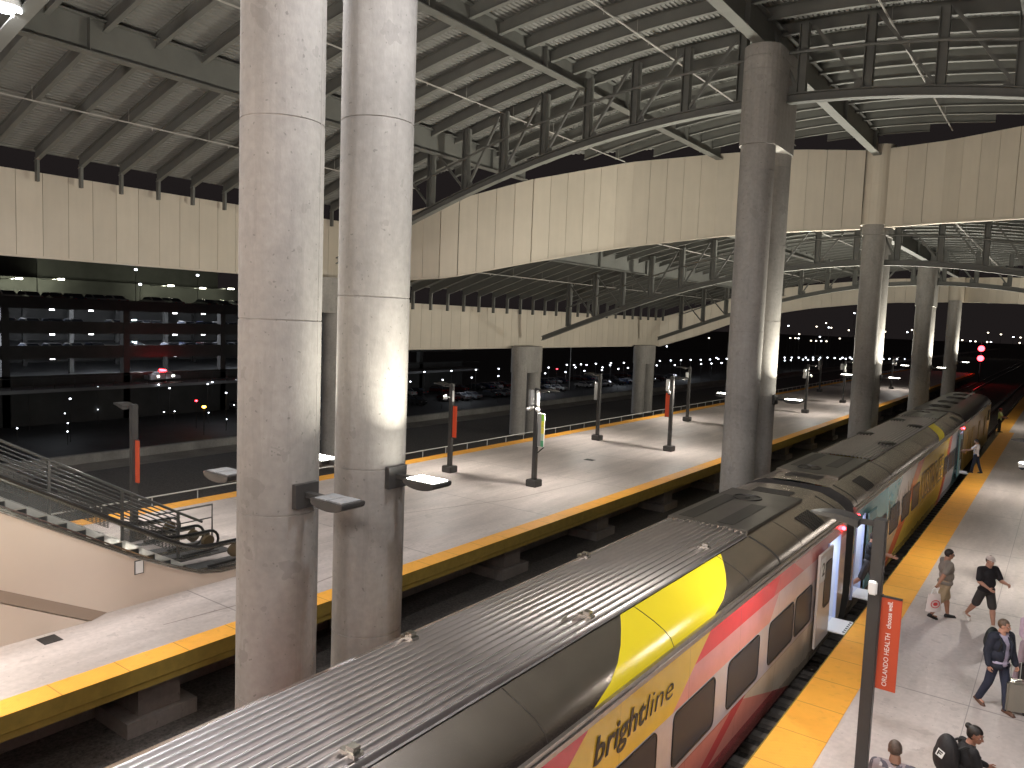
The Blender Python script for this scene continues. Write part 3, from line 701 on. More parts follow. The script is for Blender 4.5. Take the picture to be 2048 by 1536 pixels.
def roofmat(base, yellow):
    m = mat('stainless_roof', (.72,.64,.57), .3, 1, noise=.12, nscale=1.2, bump=.12, bscale=45, rvar=.07)
    g = NG(m); N = g.N; b = N['Principled BSDF']; src = b.inputs['Base Color'].links[0].from_socket
    tc = N.new('ShaderNodeTexCoord'); sp = N.new('ShaderNodeSeparateXYZ'); g.L.new(tc.outputs['Object'], sp.inputs[0])
    Y = g.op('ADD', sp.outputs[1], base[1]); Z = g.op('ADD', sp.outputs[2], base[2]); X = g.op('ADD', sp.outputs[0], base[0])
    (a0, b0), (a1, b1) = yellow
    f = g.AND(g.lin(Y, Z, 1, -b0, -a0), g.lin(Y, Z, -1, b1, a1), g.op('GREATER_THAN', X, CX+.6))
    g.L.new(g.mix(f, src, (.90,.72,.03)), b.inputs['Base Color'])
    g.L.new(g.op('SUBTRACT', 1.0, f), b.inputs['Metallic'])
    r = N.new('ShaderNodeMath'); r.operation = 'MULTIPLY_ADD'; g.L.new(f, r.inputs[0]); r.inputs[1].default_value = .02; r.inputs[2].default_value = .25
    g.L.new(r.outputs[0], b.inputs['Roughness'])
    return m
ROOFP = [(1.50,2.43),(1.44,2.55),(1.33,2.64),(1.18,2.72),(1.02,2.79),(.92,2.83),(.84,2.86)]
def coach(name, label, y0, y1, body_m, roof_m, doors, corr, base):
    t = empty(name, base, label, 'train car')
    # side, floor and end walls
    side = [(HW, 2.30), (HW+.012, 1.5), (HW+.012, .45), (HW-.02, -.1), (HW-.09, -.56)]
    mb = MB(); ys = [y0]
    for a, b in doors: ys += [a, b]
    ys.append(y1)
    for i in range(0, len(ys)-1):
        a, b = ys[i], ys[i+1]; isdoor = i % 2 == 1
        seg = side if not isdoor else None
        if seg:
            vs = [(CX+x, yy, z) for yy in (a, b) for x, z in seg]; n = len(seg)
            mb.add(vs, [(k, k+1, n+k+1, n+k) for k in range(n-1)], 0, True)
        else:
            for za, zb in ((2.30, 2.03), (-.04, -.56)):
                mb.add([(CX+HW, a, za), (CX+HW, b, za), (CX+HW-(0 if zb > 0 else .09), b, zb), (CX+HW-(0 if zb > 0 else .09), a, zb)], [(0,3,2,1)])
    n = len(side); mb.add([(CX-x, yy, z) for yy in (y0, y1) for x, z in side], [(k, n+k, n+k+1, k+1) for k in range(n-1)], 0, True)
    mb.add([(CX+HW-.09,y0,-.56),(CX+HW-.09,y1,-.56),(CX-HW+.09,y1,-.56),(CX-HW+.09,y0,-.56)], [(0,1,2,3)])
    bd = mb.build('body', body_m, t, recalc=False)
    for yy in (y0+.002, y1-.002):
        mb = MB(); poly = [(CX+x, yy, z) for x, z in [(HW-.09,-.56),(HW,0),(HW,2.3)]+ROOFP]+[(CX-x, yy, z) for x, z in ROOFP[::-1]+[(HW,2.3),(HW,0),(HW-.09,-.56)]]
        mb.add(poly, [tuple(range(len(poly)))]); mb.build('end_wall', M_UNDER, t)
    # roof shoulders
    mb = MB(); nr = len(ROOFP); st = np.linspace(y0, y1, 16)
    for s_ in (1, -1):
        vs = [(CX+s_*x, yy, z) for yy in st for x, z in ROOFP]
        mb.add(vs, [(i*nr+k, i*nr+k+1, (i+1)*nr+k+1, (i+1)*nr+k) for i in range(len(st)-1) for k in range(nr-1)], 0, True)
    ca, cb_ = corr
    for a, b in ((y0, ca), (cb_, y1)):
        if b-a > .1:
            xs = np.linspace(-.84, .84, 9); vs = [(CX+x, yy, 2.86+.05*(1-(x/.84)**2)) for yy in (a, b) for x in xs]
            mb.add(vs, [(k, k+1, 10+k, 9+k) for k in range(8)], 0, True)
    mb.build('roof', roof_m, t)
    mb = MB(); yy = y0+2.6
    while yy < y1-1:
        for q0, q1 in zip(ROOFP, ROOFP[1:]): mb.bar((CX+q0[0]+.002, yy, q0[1]+.002), (CX+q1[0]+.002, yy, q1[1]+.002), .012, .006, 0, (1,0,1))
        yy += 3.25
    mb.build('roof_seams', M_DARKR, t)
    # corrugated roof panel
    mb = MB(); nrib = 14; p = 1.68/nrib; pts = []
    for k in range(nrib):
        x = -.84+k*p
        for dx, dz in ((0,0),(.03,0),(.042,.042),(.052,.056),(.066,.056),(.078,.042),(.092,0)): pts.append((x+dx, 2.88+.05*(1-((x+.06)/.84)**2)+dz))
    pts.append((.84, 2.88)); n = len(pts)
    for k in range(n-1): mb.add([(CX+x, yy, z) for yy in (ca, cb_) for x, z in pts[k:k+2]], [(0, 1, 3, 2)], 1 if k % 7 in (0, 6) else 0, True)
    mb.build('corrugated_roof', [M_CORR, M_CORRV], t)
    # gutter / drip rail
    mb = MB()
    for s_ in (1, -1):
        x = CX+s_*HW; mb.box(min(x-s_*.04, x+s_*.035), max(x-s_*.04, x+s_*.035), y0, y1, 2.33, 2.37); mb.box(min(x-s_*.06, x+s_*.012), max(x-s_*.06, x+s_*.012), y0, y1, 2.374, 2.44)
        mb.box(min(x-s_*.04, x+s_*.025), max(x-s_*.04, x+s_*.025), y0, y1, 2.295, 2.318)
    mb.build('gutter_rail', M_TRIM, t)
    # underframe and bogies
    mb = MB(); mb.box(CX-1.2, CX+1.2, y0+.4, y1-.4, -1.0, -.57); mb.build('underframe', M_UNDER, t)
    for yc in (y0+4.2, y1-4.2):
        mb = MB(); mb.box(CX-1.05, CX+1.05, yc-1.5, yc+1.5, -1.02, -.8); mb.box(CX+.95, CX+1.08, yc-1.6, yc+1.6, -1.1, -.75)
        bg = mb.build('bogie', M_UNDER, t)
        for dy in (-1.25, 1.25):
            mb = MB(); mb.tube([(CX-.8, yc+dy, -.93), (CX-.68, yc+dy, -.93)], .42, 20); mb.tube([(CX+.68, yc+dy, -.93), (CX+.8, yc+dy, -.93)], .42, 20); mb.tube([(CX-.7, yc+dy, -.93), (CX+.7, yc+dy, -.93)], .08, 8); mb.build('wheelset', M_RAIL, bg)
    return t, bd
def window(t, a, b, z0, z1, x=None):
    x = SX+.014 if x is None else x; r = .1
    def rr(a, b, z0, z1, r):
        P = []
        for cy, cz, s0 in ((b-r, z1-r, 0), (a+r, z1-r, 90), (a+r, z0+r, 180), (b-r, z0+r, 270)):
            for k in range(5): an = R(s0+k*22.5); P.append((cy+r*math.cos(an), cz+r*math.sin(an)))
        return P
    mb = MB(); mb.prism(rr(a, b, z0, z1, r), x-.02, x+.006); w_ = mb.build('window', M_GLASS, t)
    po = rr(a-.03, b+.03, z0-.03, z1+.03, r+.03); pi_ = rr(a, b, z0, z1, r); n = len(po); mb = MB()
    for i in range(n):
        j = (i+1) % n
        mb.add([(x+.012,*po[i]),(x+.012,*po[j]),(x+.012,*pi_[j]),(x+.012,*pi_[i]),(x-.01,*po[i]),(x-.01,*po[j]),(x-.01,*pi_[j]),(x-.01,*pi_[i])], [(0,1,2,3),(0,4,5,1),(3,2,6,7)])
    mb.build('frame', M_BLACK, w_); return w_
def doorway(t, a, b, leaf, num=None):
    mb = MB(); xi = SX-1.1
    mb.add([(SX-.005,a,-.04),(SX-.005,b,-.04),(SX-.005,b,2.03),(SX-.005,a,2.03),(xi,a,-.04),(xi,b,-.04),(xi,b,2.03),(xi,a,2.03)], [(4,5,6,7),(0,4,7,3),(1,2,6,5),(0,1,5,4),(3,7,6,2)])
    mb.build('vestibule', M_INT, t)
    mb = MB(); mb.box(SX-.8, SX-.3, a+.2, b-.2, 2.0, 2.015); v = mb.build('vestibule_lamp', M_LEDW, t)
    mb = MB()
    for yy in (a, b): mb.box(SX-.03, SX+.03, yy-.035, yy+.035, -.1, 2.06)
    mb.build('door_frame', M_PALE, t)
    # plug door leaf standing open in front of the side
    l0, l1 = leaf; xl = SX+.10
    mb = MB(); mb.prism([(l0,-.08),(l1,-.08),(l1,2.06),(l0,2.06)], xl-.03, xl+.02); d = mb.build('door', LEAFM[t.name], t, bevel=.015)
    window(d, l0+.5, l1-.1, .75, 1.75, xl+.022)
    mb = MB()
    for zz in (.2, 1.9): mb.bar((SX-.02, (l0+l1)/2+(.35 if leaf[0] < a else -.35), zz), (xl-.03, (l0+l1)/2+(.35 if leaf[0] < a else -.35), zz), .05, .05)
    mb.build('door_arm', M_BLACK, t)
    # step plate
    mb = MB(); mb.box(SX-.02, SX+.47, a+.08, b-.08, -.05, -.02); s_ = mb.build('step_plate', M_WHITE, t, bevel=.006)
    mb = MB(); k = a+.16
    while k < b-.2: mb.add([(SX+.40,k,-.018),(SX+.455,k,-.018),(SX+.455,k+.06,-.018),(SX+.40,k+.09,-.018)], [(0,1,2,3)]); k += .14
    mb.build('hazard_marks', M_BLACK, s_)
    # red door lamp
    mb = MB(); yy = (b if leaf[0] < a else a)+(.16 if leaf[0] < a else -.0); mb.ell((SX+.04, yy, 2.17), (.05,.05,.05)); mb.build('red_marker_lamp', M_REDL, t)
    return d
LEAFM = {}
b1 = (CX, 7.4, -1.355)
L1 = livery1(b1); RM1 = roofmat(b1, ((-3.0, 4.4), (.585, 4.5)))
c1, bd1 = coach('passenger_car', 'nearest train car with brightline lettering, yellow and red side and ribbed metal roof', -5.6, 20.4, L1, RM1, [(18.62, 19.72)], (-4.5, 14.9), b1)
LEAFM[c1.name] = mat('door_leaf_pale', (.62,.56,.52), .3)
d1 = doorway(c1, 18.62, 19.72, (17.45, 18.62))
mb = MB(); mb.box(SX+.125, SX+.133, 17.55, 17.9, 1.42, 1.95); np2 = mb.build('number_plate', M_WHITE, d1)
def fit_text(name, txt, y0, y1, z, size, m, parent, x, shear=0, offset=0, depth=.002):
    o = text_mesh(name, txt, size, m, parent, frame((0,1,0), (0,0,1), (x, y0, z)), depth, shear, offset)
    off = parent_off(parent); ys = [v.co.y+off.y for v in o.data.vertices]; s_ = (y1-y0)/(max(ys)-min(ys)); mn = min(ys)
    for v in o.data.vertices: v.co.y = (v.co.y+off.y-mn)*s_+y0-off.y
    return o
fit_text('lettering', '2', 17.62, 17.84, 1.55, .42, M_LET, np2, SX+.1345, 0, .004)
fit_text('lettering', 'bright', 7.70, 9.07, 1.745, .49, M_LET, bd1, SX+.017, .2, .008)
fit_text('lettering', 'line', 9.07, 9.96, 1.745, .49, M_LET, bd1, SX+.017, .2, -.006)
for a in (-4.9, -2.7, -.5, 1.45, 3.6, 5.75, 7.9, 10.05, 12.22, 14.38): window(c1, a, a+1.55, .63, 1.42)
window(c1, 16.1, 17.3, .63, 1.42)
for x, y in ((-6.41,6.9),(-5.08,9.0),(-5.05,4.7),(-5.11,13.3),(-6.48,11.3),(-6.4,2.3),(-5.05,.5)):
    mb = MB(); mb.box(x-.10, x+.10, y-.06, y+.06, 2.945, 2.985); mb.box(x-.03, x+.07, y-.045, y+.045, 2.985, 3.035); mb.box(x-.13,x-.1,y-.02,y+.02,2.92,2.975); mb.build('roof_bracket', M_SSTEEL, c1)
def roofkit(t, y0, s):   # equipment of a smooth roof end; s=+1 grows away from the corrugation
    def Yq(v): return y0+s*v
    def bx(x0, x1, a, b, z0, z1, m, nm):
        mb = MB(); mb.box(x0, x1, min(Yq(a), Yq(b)), max(Yq(a), Yq(b)), z0, z1); return mb.build(nm, m, t, bevel=.008)
    bx(CX-.95, CX+.78, .12, 4.0, 2.87, 2.935, mat('roof_cover', (.20,.185,.165), .3, .85, noise=.15), 'roof_cover')
    bx(CX+.05, CX+.40, .35, 2.5, 2.9355, 2.943, M_DARKR, 'dark_panel'); bx(CX-.80, CX-.45, .35, 3.1, 2.9355, 2.943, M_DARKR, 'dark_panel')
    mb = MB(); mb.lathe([(.34,2.935),(.34,2.96),(.30,2.962),(.29,2.94),(.06,2.94),(.06,2.96)], (CX-.25, Yq(3.1)), 28); mb.build('fan_ring', M_DARKR, t)
    for j in range(5): MB().box(CX-.5, CX+.42, Yq(4.15)+s*(j*.12)-.03, Yq(4.15)+s*(j*.12)+.03, 2.9, 2.925).build('vent_louvre', M_DARKR, t)
    # side grille on the shoulder
    mb = MB()
    for k in range(7):
        yy = Yq(2.55+k*.15)
        pts = [(CX+x+.012, yy, z+.014) for x, z in ROOFP[1:5]]
        for q0, q1 in zip(pts, pts[1:]): mb.bar(q0, q1, .09, .012, 0, (1,0,1))
    mb.build('side_grille', M_DARKR, t)
    mb = MB()
    for yy in (Yq(.02), Yq(4.9)):
        for q0, q1 in zip(ROOFP, ROOFP[1:]): mb.bar((CX+q0[0]+.004, yy, q0[1]+.004), (CX+q1[0]+.004, yy, q1[1]+.004), .03, .012, 0, (1,0,1))
    mb.build('roof_seam', M_BLACK, t)
roofkit(c1, 14.95, 1)
b2 = (CX, 34, -1.355)
L2 = livery2(b2); RM2 = roofmat(b2, ((28.0, 3.77), (29.7, 3.77)))
c2, bd2 = coach('passenger_car', 'second train car with colourful wrap and big outlined lettering, yellow patch on its roof', 21.25, 46.8, L2, RM2, [(21.5, 22.5), (45.0, 46.0)], (26.6, 42.0), b2)
LEAFM[c2.name] = mat('door_leaf_teal', (.16,.30,.32), .3)
doorway(c2, 21.5, 22.5, (22.55, 23.6)); doorway(c2, 45.0, 46.0, (43.85, 44.95))
for a in (24.2, 26.45, 28.6, 30.65, 39.2, 40.9, 42.5): window(c2, a, a+(1.5 if a < 39 else 1.35), .63, 1.46)
fit_text('lettering', 'KISSIMMEE', 32.6, 38.8, .66, 1.5, M_LETB, bd2, SX+.016, 0, .05)
fit_text('lettering', 'KISSIMMEE', 32.64, 38.76, .68, 1.46, mat('lettering_gold', (.80,.50,.08), .4), bd2, SX+.021, 0, -.03)
roofkit(c2, 26.55, -1); roofkit(c2, 42.05, 1)
for x, y in ((-5.15,30.7),(-6.3,33),(-5.2,37.5),(-6.2,39.5)):
    mb = MB(); mb.box(x-.28, x+.28, y-.35, y+.35, 2.93, 2.97); mb.lathe([(.3,2.97),(.26,3.01),(.1,3.03)], (x,y), 16); mb.build('roof_vent', M_DARKR, c2)
mb = MB()                                   # thin dark palm and reed drawings of the wrap
rr_ = random.Random(5)
for k in range(9):
    y = 26.2+k*.5; z = .8+rr_.random()*.4
    for q in range(4): mb.bar((SX+.019, y, z), (SX+.019, y+rr_.uniform(-.35,.35), z+rr_.uniform(.3,.8)), .02, .004, 0, (1,0,0))
mb.build('wrap_drawing', M_LETB, bd2)
# gangway between cars
for ya, yb, nm in ((20.4, 21.25, 'black gangway bellows between the first and the second car'), (46.8, 47.3, 'black gangway bellows between the second car and the locomotive')):
    mb = MB(); k = 0; n = 6
    for k in range(n):
        a = ya+.01+(yb-ya-.02)*k/n; b = ya+.01+(yb-ya-.02)*(k+.8)/n; s_ = .0 if k % 2 else .04
        mb.box(CX-1.05+s_, CX+1.05-s_, a, b, -.5, 2.45-s_)
    mb.box(CX-.95, CX+.95, ya+.01, yb-.01, -.45, 2.38)
    tag(mb.build('gangway', M_BLACK), nm, 'gangway')
# locomotive
bl = (CX, 56, -1.355)
LM = mat('loco_yellow', (.78,.50,.12), .3, noise=.3, nscale=1.4, coat=.3, stretch=(1,2.2,.25))
lo = empty('locomotive', bl, 'yellow locomotive at the far end of the train with dark rounded roof', 'locomotive')
mb = MB(); sec = [(-1.42,-.5),(-1.5,2.2),(-1.42,2.5),(1.42,2.5),(1.5,2.2),(1.42,-.5)]
ys_ = [47.35, 64.2, 65.4, 65.9]; scl = [1, 1, .9, .72]
vs = [(CX+x*s_, y, z if z < 0 else z*(1 if i < 2 else (.94, .72)[i-2])) for i, (y, s_) in enumerate(zip(ys_, scl)) for x, z in sec]
fs = [(i*6+k, i*6+(k+1)%6, (i+1)*6+(k+1)%6, (i+1)*6+k) for i in range(3) for k in range(6)]+[tuple(range(6)), tuple(range(23, 17, -1))]
mb.add(vs, fs); mb.build('body', LM, lo, bevel=.03)
mb = MB(); rp = [(1.47,2.35),(1.40,2.58),(1.2,2.78),(.9,2.88),(0,2.95),(-.9,2.88),(-1.2,2.78),(-1.40,2.58),(-1.47,2.35)]
st = [(47.35,1,0),(63.6,1,0),(64.6,.95,-.12),(65.3,.85,-.42)]
mb.add([(CX+x*s_, y, z+dz) for y, s_, dz in st for x, z in rp], [(i*9+k, i*9+k+1, i*9+10+k, i*9+9+k) for i in range(3) for k in range(8)]+[tuple(range(9)), tuple(range(35, 26, -1))], 0, True)
mb.build('roof', mat('loco_roof', (.14,.125,.11), .3, .9, noise=.2), lo)
mb = MB(); mb.box(CX+HW-.1, CX+HW, 47.4, 63.8, 2.28, 2.36)
for k in range(40): mb.box(CX+HW-.02, CX+HW+.01, 47.6+k*.4, 47.8+k*.4, 2.3, 2.34)
mb.build('gutter_rail', M_TRIM, lo)
for y in (49.5, 53, 57, 60.5):
    mb = MB(); mb.lathe([(.55,2.92),(.55,2.99),(.48,3.0),(.46,2.94),(.1,2.94),(.08,3.0)], (CX, y), 24); mb.build('roof_fan', M_DARKR, lo)
for k in range(7):
    mb = MB(); mb.box(CX+.35, CX+.5, 58.2+k*.8, 58.5+k*.8, 2.93, 3.0); mb.build('roof_hatch', M_RAILW, lo)
mb = MB(); mb.box(CX-1.2, CX+1.2, 48, 65, -1.1, -.52); mb.build('underframe', M_UNDER, lo)
M_HAT = mat('loco_hatch', (.62,.42,.14), .45, noise=.25)
for y in (49.2, 52, 55.8, 60): MB().box(SX-.05, SX-.02, y, y+1.1, .4, 1.7).build('side_hatch', M_HAT, lo)
mb = MB(); mb.box(SX-.06, SX-.01, 62.3, 63.1, 1.2, 1.9); mb.build('window', M_GLASS, lo)
mb = MB(); mb.add([(CX-1.0,65.48,1.35),(CX+1.0,65.48,1.35),(CX+.95,65.22,2.1),(CX-.95,65.22,2.1)], [(0,1,2,3)]); mb.build('windscreen', M_GLASS, lo)

# ------------------------------------------------------------------ escalators
def wall_poly(z0=0): return [(-6, 9.85), (6.34, 2.72), (9.04, 1.15), (10.11, .62), (10.75, .34), (11.3, .23), (12.3, .2), (12.3, 0), (-6, 0)]
wl = empty('escalator_wall', (-17.3, 6, 0), 'beige wall sloping down with the escalators, small framed notice on it', 'wall')
mb = MB(); mb.prism(wall_poly(), -17.35, -17.15); mb.build('wall', M_BEIGE, wl)
mb = MB(); mb.tube([(-17.14,y_+.0,z_+.01) for y_,z_ in wall_poly()[:7]], .025, 6); mb.tube([(-17.2,y_,z_+.05) for y_,z_ in wall_poly()[:7]], .03, 6); mb.build('edge_trim', M_SSTEEL, wl)
mb = MB(); mb.prism([(-6,7.3),(7.95,0.002),(-6,.002)], -17.148, -16.95); mb.build('lower_plinth', M_BEIGE, wl)
mb = MB(); mb.add([(-17.149,-6,7.45),(-17.149,8.45,.01),(-16.94,8.0,.0),(-16.94,-6,7.31)], [(0,1,2,3)]); mb.build('plinth_cap', mat('plinth_cap', (.26,.19,.14), .8), wl)
mb = MB(); mb.box(-17.149, -17.135, 9.08, 9.30, .72, 1.05); fn = mb.build('notice_frame', M_POLE, wl)
mb = MB(); mb.box(-17.134, -17.130, 9.10, 9.28, .74, 1.03); mb.build('notice', M_WHITE, fn)
def escalator(cx, label, steps=True):
    e = empty('escalator', (cx, 11.5, 0), label, 'escalator'); sl = .582
    def zz(y): return .3 if y > 10.7 else .3+(10.7-y)*sl
    def path(off, y_end=11.9):
        P = []; y = -6.0
        while y < y_end:
            # smooth knee
            P.append((y, np.interp(y, [-6, 10.0, 10.4, 10.8, 11.2, y_end], [zz(-6)+off, zz(10.0)+off, zz(10.4)+off+.02, zz(10.75)+off+.05, .3+off+.01, .3+off])))
            y += .35
        P.append((y_end, .3+off)); return P
    for s_ in (-1, 1):
        x = cx+s_*.60; P = path(.62)
        pts = [(x, y, z) for y, z in P]
        cy, cz, rad = 11.9, .3+.62-.27, .27
        for k in range(1, 9): an = PI/2-PI*k/8; pts.append((x, cy+rad*math.cos(an), cz+rad*math.sin(an)))
        for k in range(1, 5): pts.append((x, cy-k*.2, cz-.27))
        mb = MB(); mb.tube(pts, .038, 8); mb.build('handrail', M_HAND, e)
        mb = MB(); mb.tube([(x, y, z-.07) for y, z in P], .03, 6); mb.build('handrail_track', M_SSTEEL, e)
        mb = MB(); vs = []; 
        for y, z in P: vs += [(x, y, z-.02), (x, y, z-.60)]
        mb.add(vs, [(2*i, 2*i+1, 2*i+3, 2*i+2) for i in range(len(P)-1)]); mb.build('balustrade', M_BGLASS, e, recalc=False)
        mb = MB(); vs = []
        for y, z in P: vs += [(x-.09, y, z-.60), (x+.09, y, z-.60), (x+.09, y, z-.64), (x-.09, y, z-.64)]
        mb.add(vs, [(4*i+k, 4*i+(k+1)%4, 4*i+4+(k+1)%4, 4*i+4+k) for i in range(len(P)-1) for k in range(4)]); mb.build('skirt_trim', M_SSTEEL, e)
        mb = MB(); mb.tube([(x-.05, 11.85, .66), (x+.05, 11.85, .64)], .17, 18); mb.build('newel_wheel', mat('newel_brass', (.12,.09,.05), .5, .3), e)
    k = 0; y = 10.55
    while y > 1 and k < 26:
        z = .3+(10.7-y)*sl+.16; mb = MB(); mb.box(cx-.5, cx+.5, y-.4, y, z-.02, z); mb.box(cx-.5, cx+.5, y-.02, y-.001, z-.24, z-.021, 1)
        mb.build('step', [M_STEP, M_GUARD], e); y -= .40; k += 1
    mb = MB(); mb.box(cx-.52, cx+.52, 10.9, 12.7, .01, .06); mb.box(cx-.72, cx+.72, 12.2, 13.0, 0.005, .03); mb.build('landing_plate', M_POLE, e)
    mb = MB()
    for dx in (-.28, .28): mb.box(cx+dx-.1, cx+dx+.1, 11.0, 11.12, .061, .07)
    mb.build('yellow_mark', M_YEL, e)
    mb = MB(); mb.prism([(-6, 9.4), (10.4, .15), (12.6, .02), (12.6,.001), (9.9, .001), (-6, 8.4)], cx-.68, cx+.68); mb.build('truss_box', M_GUARD, e)
    return e
M_STEP = mat('escalator_step', (.50,.48,.42), .35, .5, noise=.1)
escalator(-17.95, 'nearer escalator with black handrails, its glass side above the beige wall')
escalator(-19.85, 'farther escalator behind the mesh guard rail, two curved handrail ends showing')
gr = empty('stair_guard', (-18.9, 11, 0), 'sloping grey metal guard with horizontal bars and mesh panels between the escalators', 'railing')
def zg(y): return 1.46+(11.25-y)*.572
mb = MB(); mb.tube([(-18.9, -4, zg(-4)), (-18.9, 11.25, 1.46), (-18.9, 11.9, 1.1)], .035, 8)
for o_ in (.12, .22, .32, .42, .52, .62): mb.tube([(-18.9, -4, zg(-4)-o_), (-18.9, 11.25, 1.46-o_)], .018, 6)
mb.build('rail_bars', M_GUARD, gr)
for y in (-2.3, -.6, 1.1, 2.8, 4.5, 6.2, 8.0, 9.7, 11.2): MB().box(-18.93, -18.87, y-.03, y+.03, zg(y)-1.3, zg(y)).build('post', M_GUARD, gr)
for a in (4.7, 6.4, 8.2, 9.9):
    mb = MB(); b = a+1.15
    for q in range(13):
        f = q/12; mb.bar((-18.9, a, zg(a)-.6-.5*f), (-18.9, b, zg(b)-.6-.5*f), .018, .018); y = a+(b-a)*f; mb.bar((-18.9, y, zg(y)-.6), (-18.9, y, zg(y)-1.1), .018, .018)
    mb.build('mesh_panel', M_GUARD, gr)
gr = empty('stair_guard', (-20.7, 11, 0), 'short end railing right of the curved escalator handrails', 'railing')
mb = MB(); mb.tube([(-20.75, 4, 5.2), (-20.75, 11.6, 1.0), (-20.75, 13.4, 1.0), (-20.75, 13.4, 0)], .03, 8); mb.tube([(-20.75, 4, 4.8), (-20.75, 11.6, .6), (-20.75, 13.4, .6)], .02, 6); mb.build('rail_bars', M_GUARD, gr)

# ------------------------------------------------------------------ the terminal concourse the picture is taken from (behind the viewer), added for its frontal light
tc_ = empty('terminal_concourse', (-10, -8, 4.6), 'unseen glazed terminal concourse behind the viewer, added for its front light', 'building')
mb = MB(); mb.box(-38, 16, -16, -.6, 4.6, 5.2); mb.box(-38, 16, -16, -1.0, 11.2, 11.7); mb.build('floors', M_BEIGE, tc_)
mb = MB(); mb.box(-38, 16, -16.3, -16, 4.6, 11.7); mb.build('back_wall', M_BEIGE, tc_)
for k in range(19): MB().box(-38+k*3-.05, -38+k*3+.05, -1.0, -.8, 5.2, 11.2).build('mullion', M_POLE, tc_)
for k in range(9):
    x = -35+k*6; MB().ell((x, -2.6, 10.2), (.3,.3,.3)).build('fill_globe', mat('globe', (1,1,1), .5, emit=(1,.94,.9), estr=20), tc_); point('light', (x, -2.2, 9.8), CONW, tc_, (1,.93,.90), .4)  # added globes and point lights give the columns soft frontal fill

# ------------------------------------------------------------------ people
def remesh(name, mb, m, parent, vox, smooth=3, world=None, cut=None, mats=None):
    me = bpy.data.meshes.new(name+'_src'); me.from_pydata(mb.v, [], mb.f)
    bm = bmesh.new(); bm.from_mesh(me); bmesh.ops.recalc_face_normals(bm, faces=bm.faces); bm.to_mesh(me); bm.free()
    o = bpy.data.objects.new(name+'_src', me); COL.objects.link(o)
    r = o.modifiers.new('r', 'REMESH'); r.mode = 'VOXEL'; r.voxel_size = vox; r.use_smooth_shade = True
    if smooth: s_ = o.modifiers.new('s', 'SMOOTH'); s_.factor = .5; s_.iterations = smooth
    dg = bpy.context.evaluated_depsgraph_get(); m2 = bpy.data.meshes.new_from_object(o.evaluated_get(dg))
    bpy.data.objects.remove(o); bpy.data.meshes.remove(me)
    if cut is not None:
        bm = bmesh.new(); bm.from_mesh(m2); bmesh.ops.delete(bm, geom=[v for v in bm.verts if cut(v.co)], context='VERTS'); bm.to_mesh(m2); bm.free()
    m2.name = name; m2.materials.clear()
    m2.materials.append(m); m2.polygons.foreach_set('use_smooth', [True]*len(m2.polygons))
    ob = bpy.data.objects.new(name, m2); COL.objects.link(ob)
    if parent is not None: ob.parent = parent
    return ob
def cap(mb, a, ra, b, rb_, n=10):
    """tapered capsule"""
    a = Vector(a); b = Vector(b); d = b-a; L = d.length
    if L < 1e-5: mb.ell(a, (ra,)*3); return
    d.normalize(); pts = []; rr = []
    for k in (0, 1, 2, 3): t = k/4*PI/2; pts.append(a-d*ra*math.cos(t)); rr.append(max(.0015, ra*math.sin(t)))
    for f in (0, .33, .67, 1): pts.append(a.lerp(b, f)); rr.append(ra+(rb_-ra)*f)
    for k in (3, 2, 1, 0): t = k/4*PI/2; pts.append(b+d*rb_*math.cos(t)); rr.append(max(.0015, rb_*math.sin(t)))
    mb.tube(pts, rr, n)
SKIN = {}
def cloth(name, c, rough=.85, noise=.18): return mat(name, c, rough, noise=noise, nscale=6, bump=.3, bscale=35)
def pput(parent, name, mb, m):
    o = mb.build(name, m, None); o.parent = parent; return o
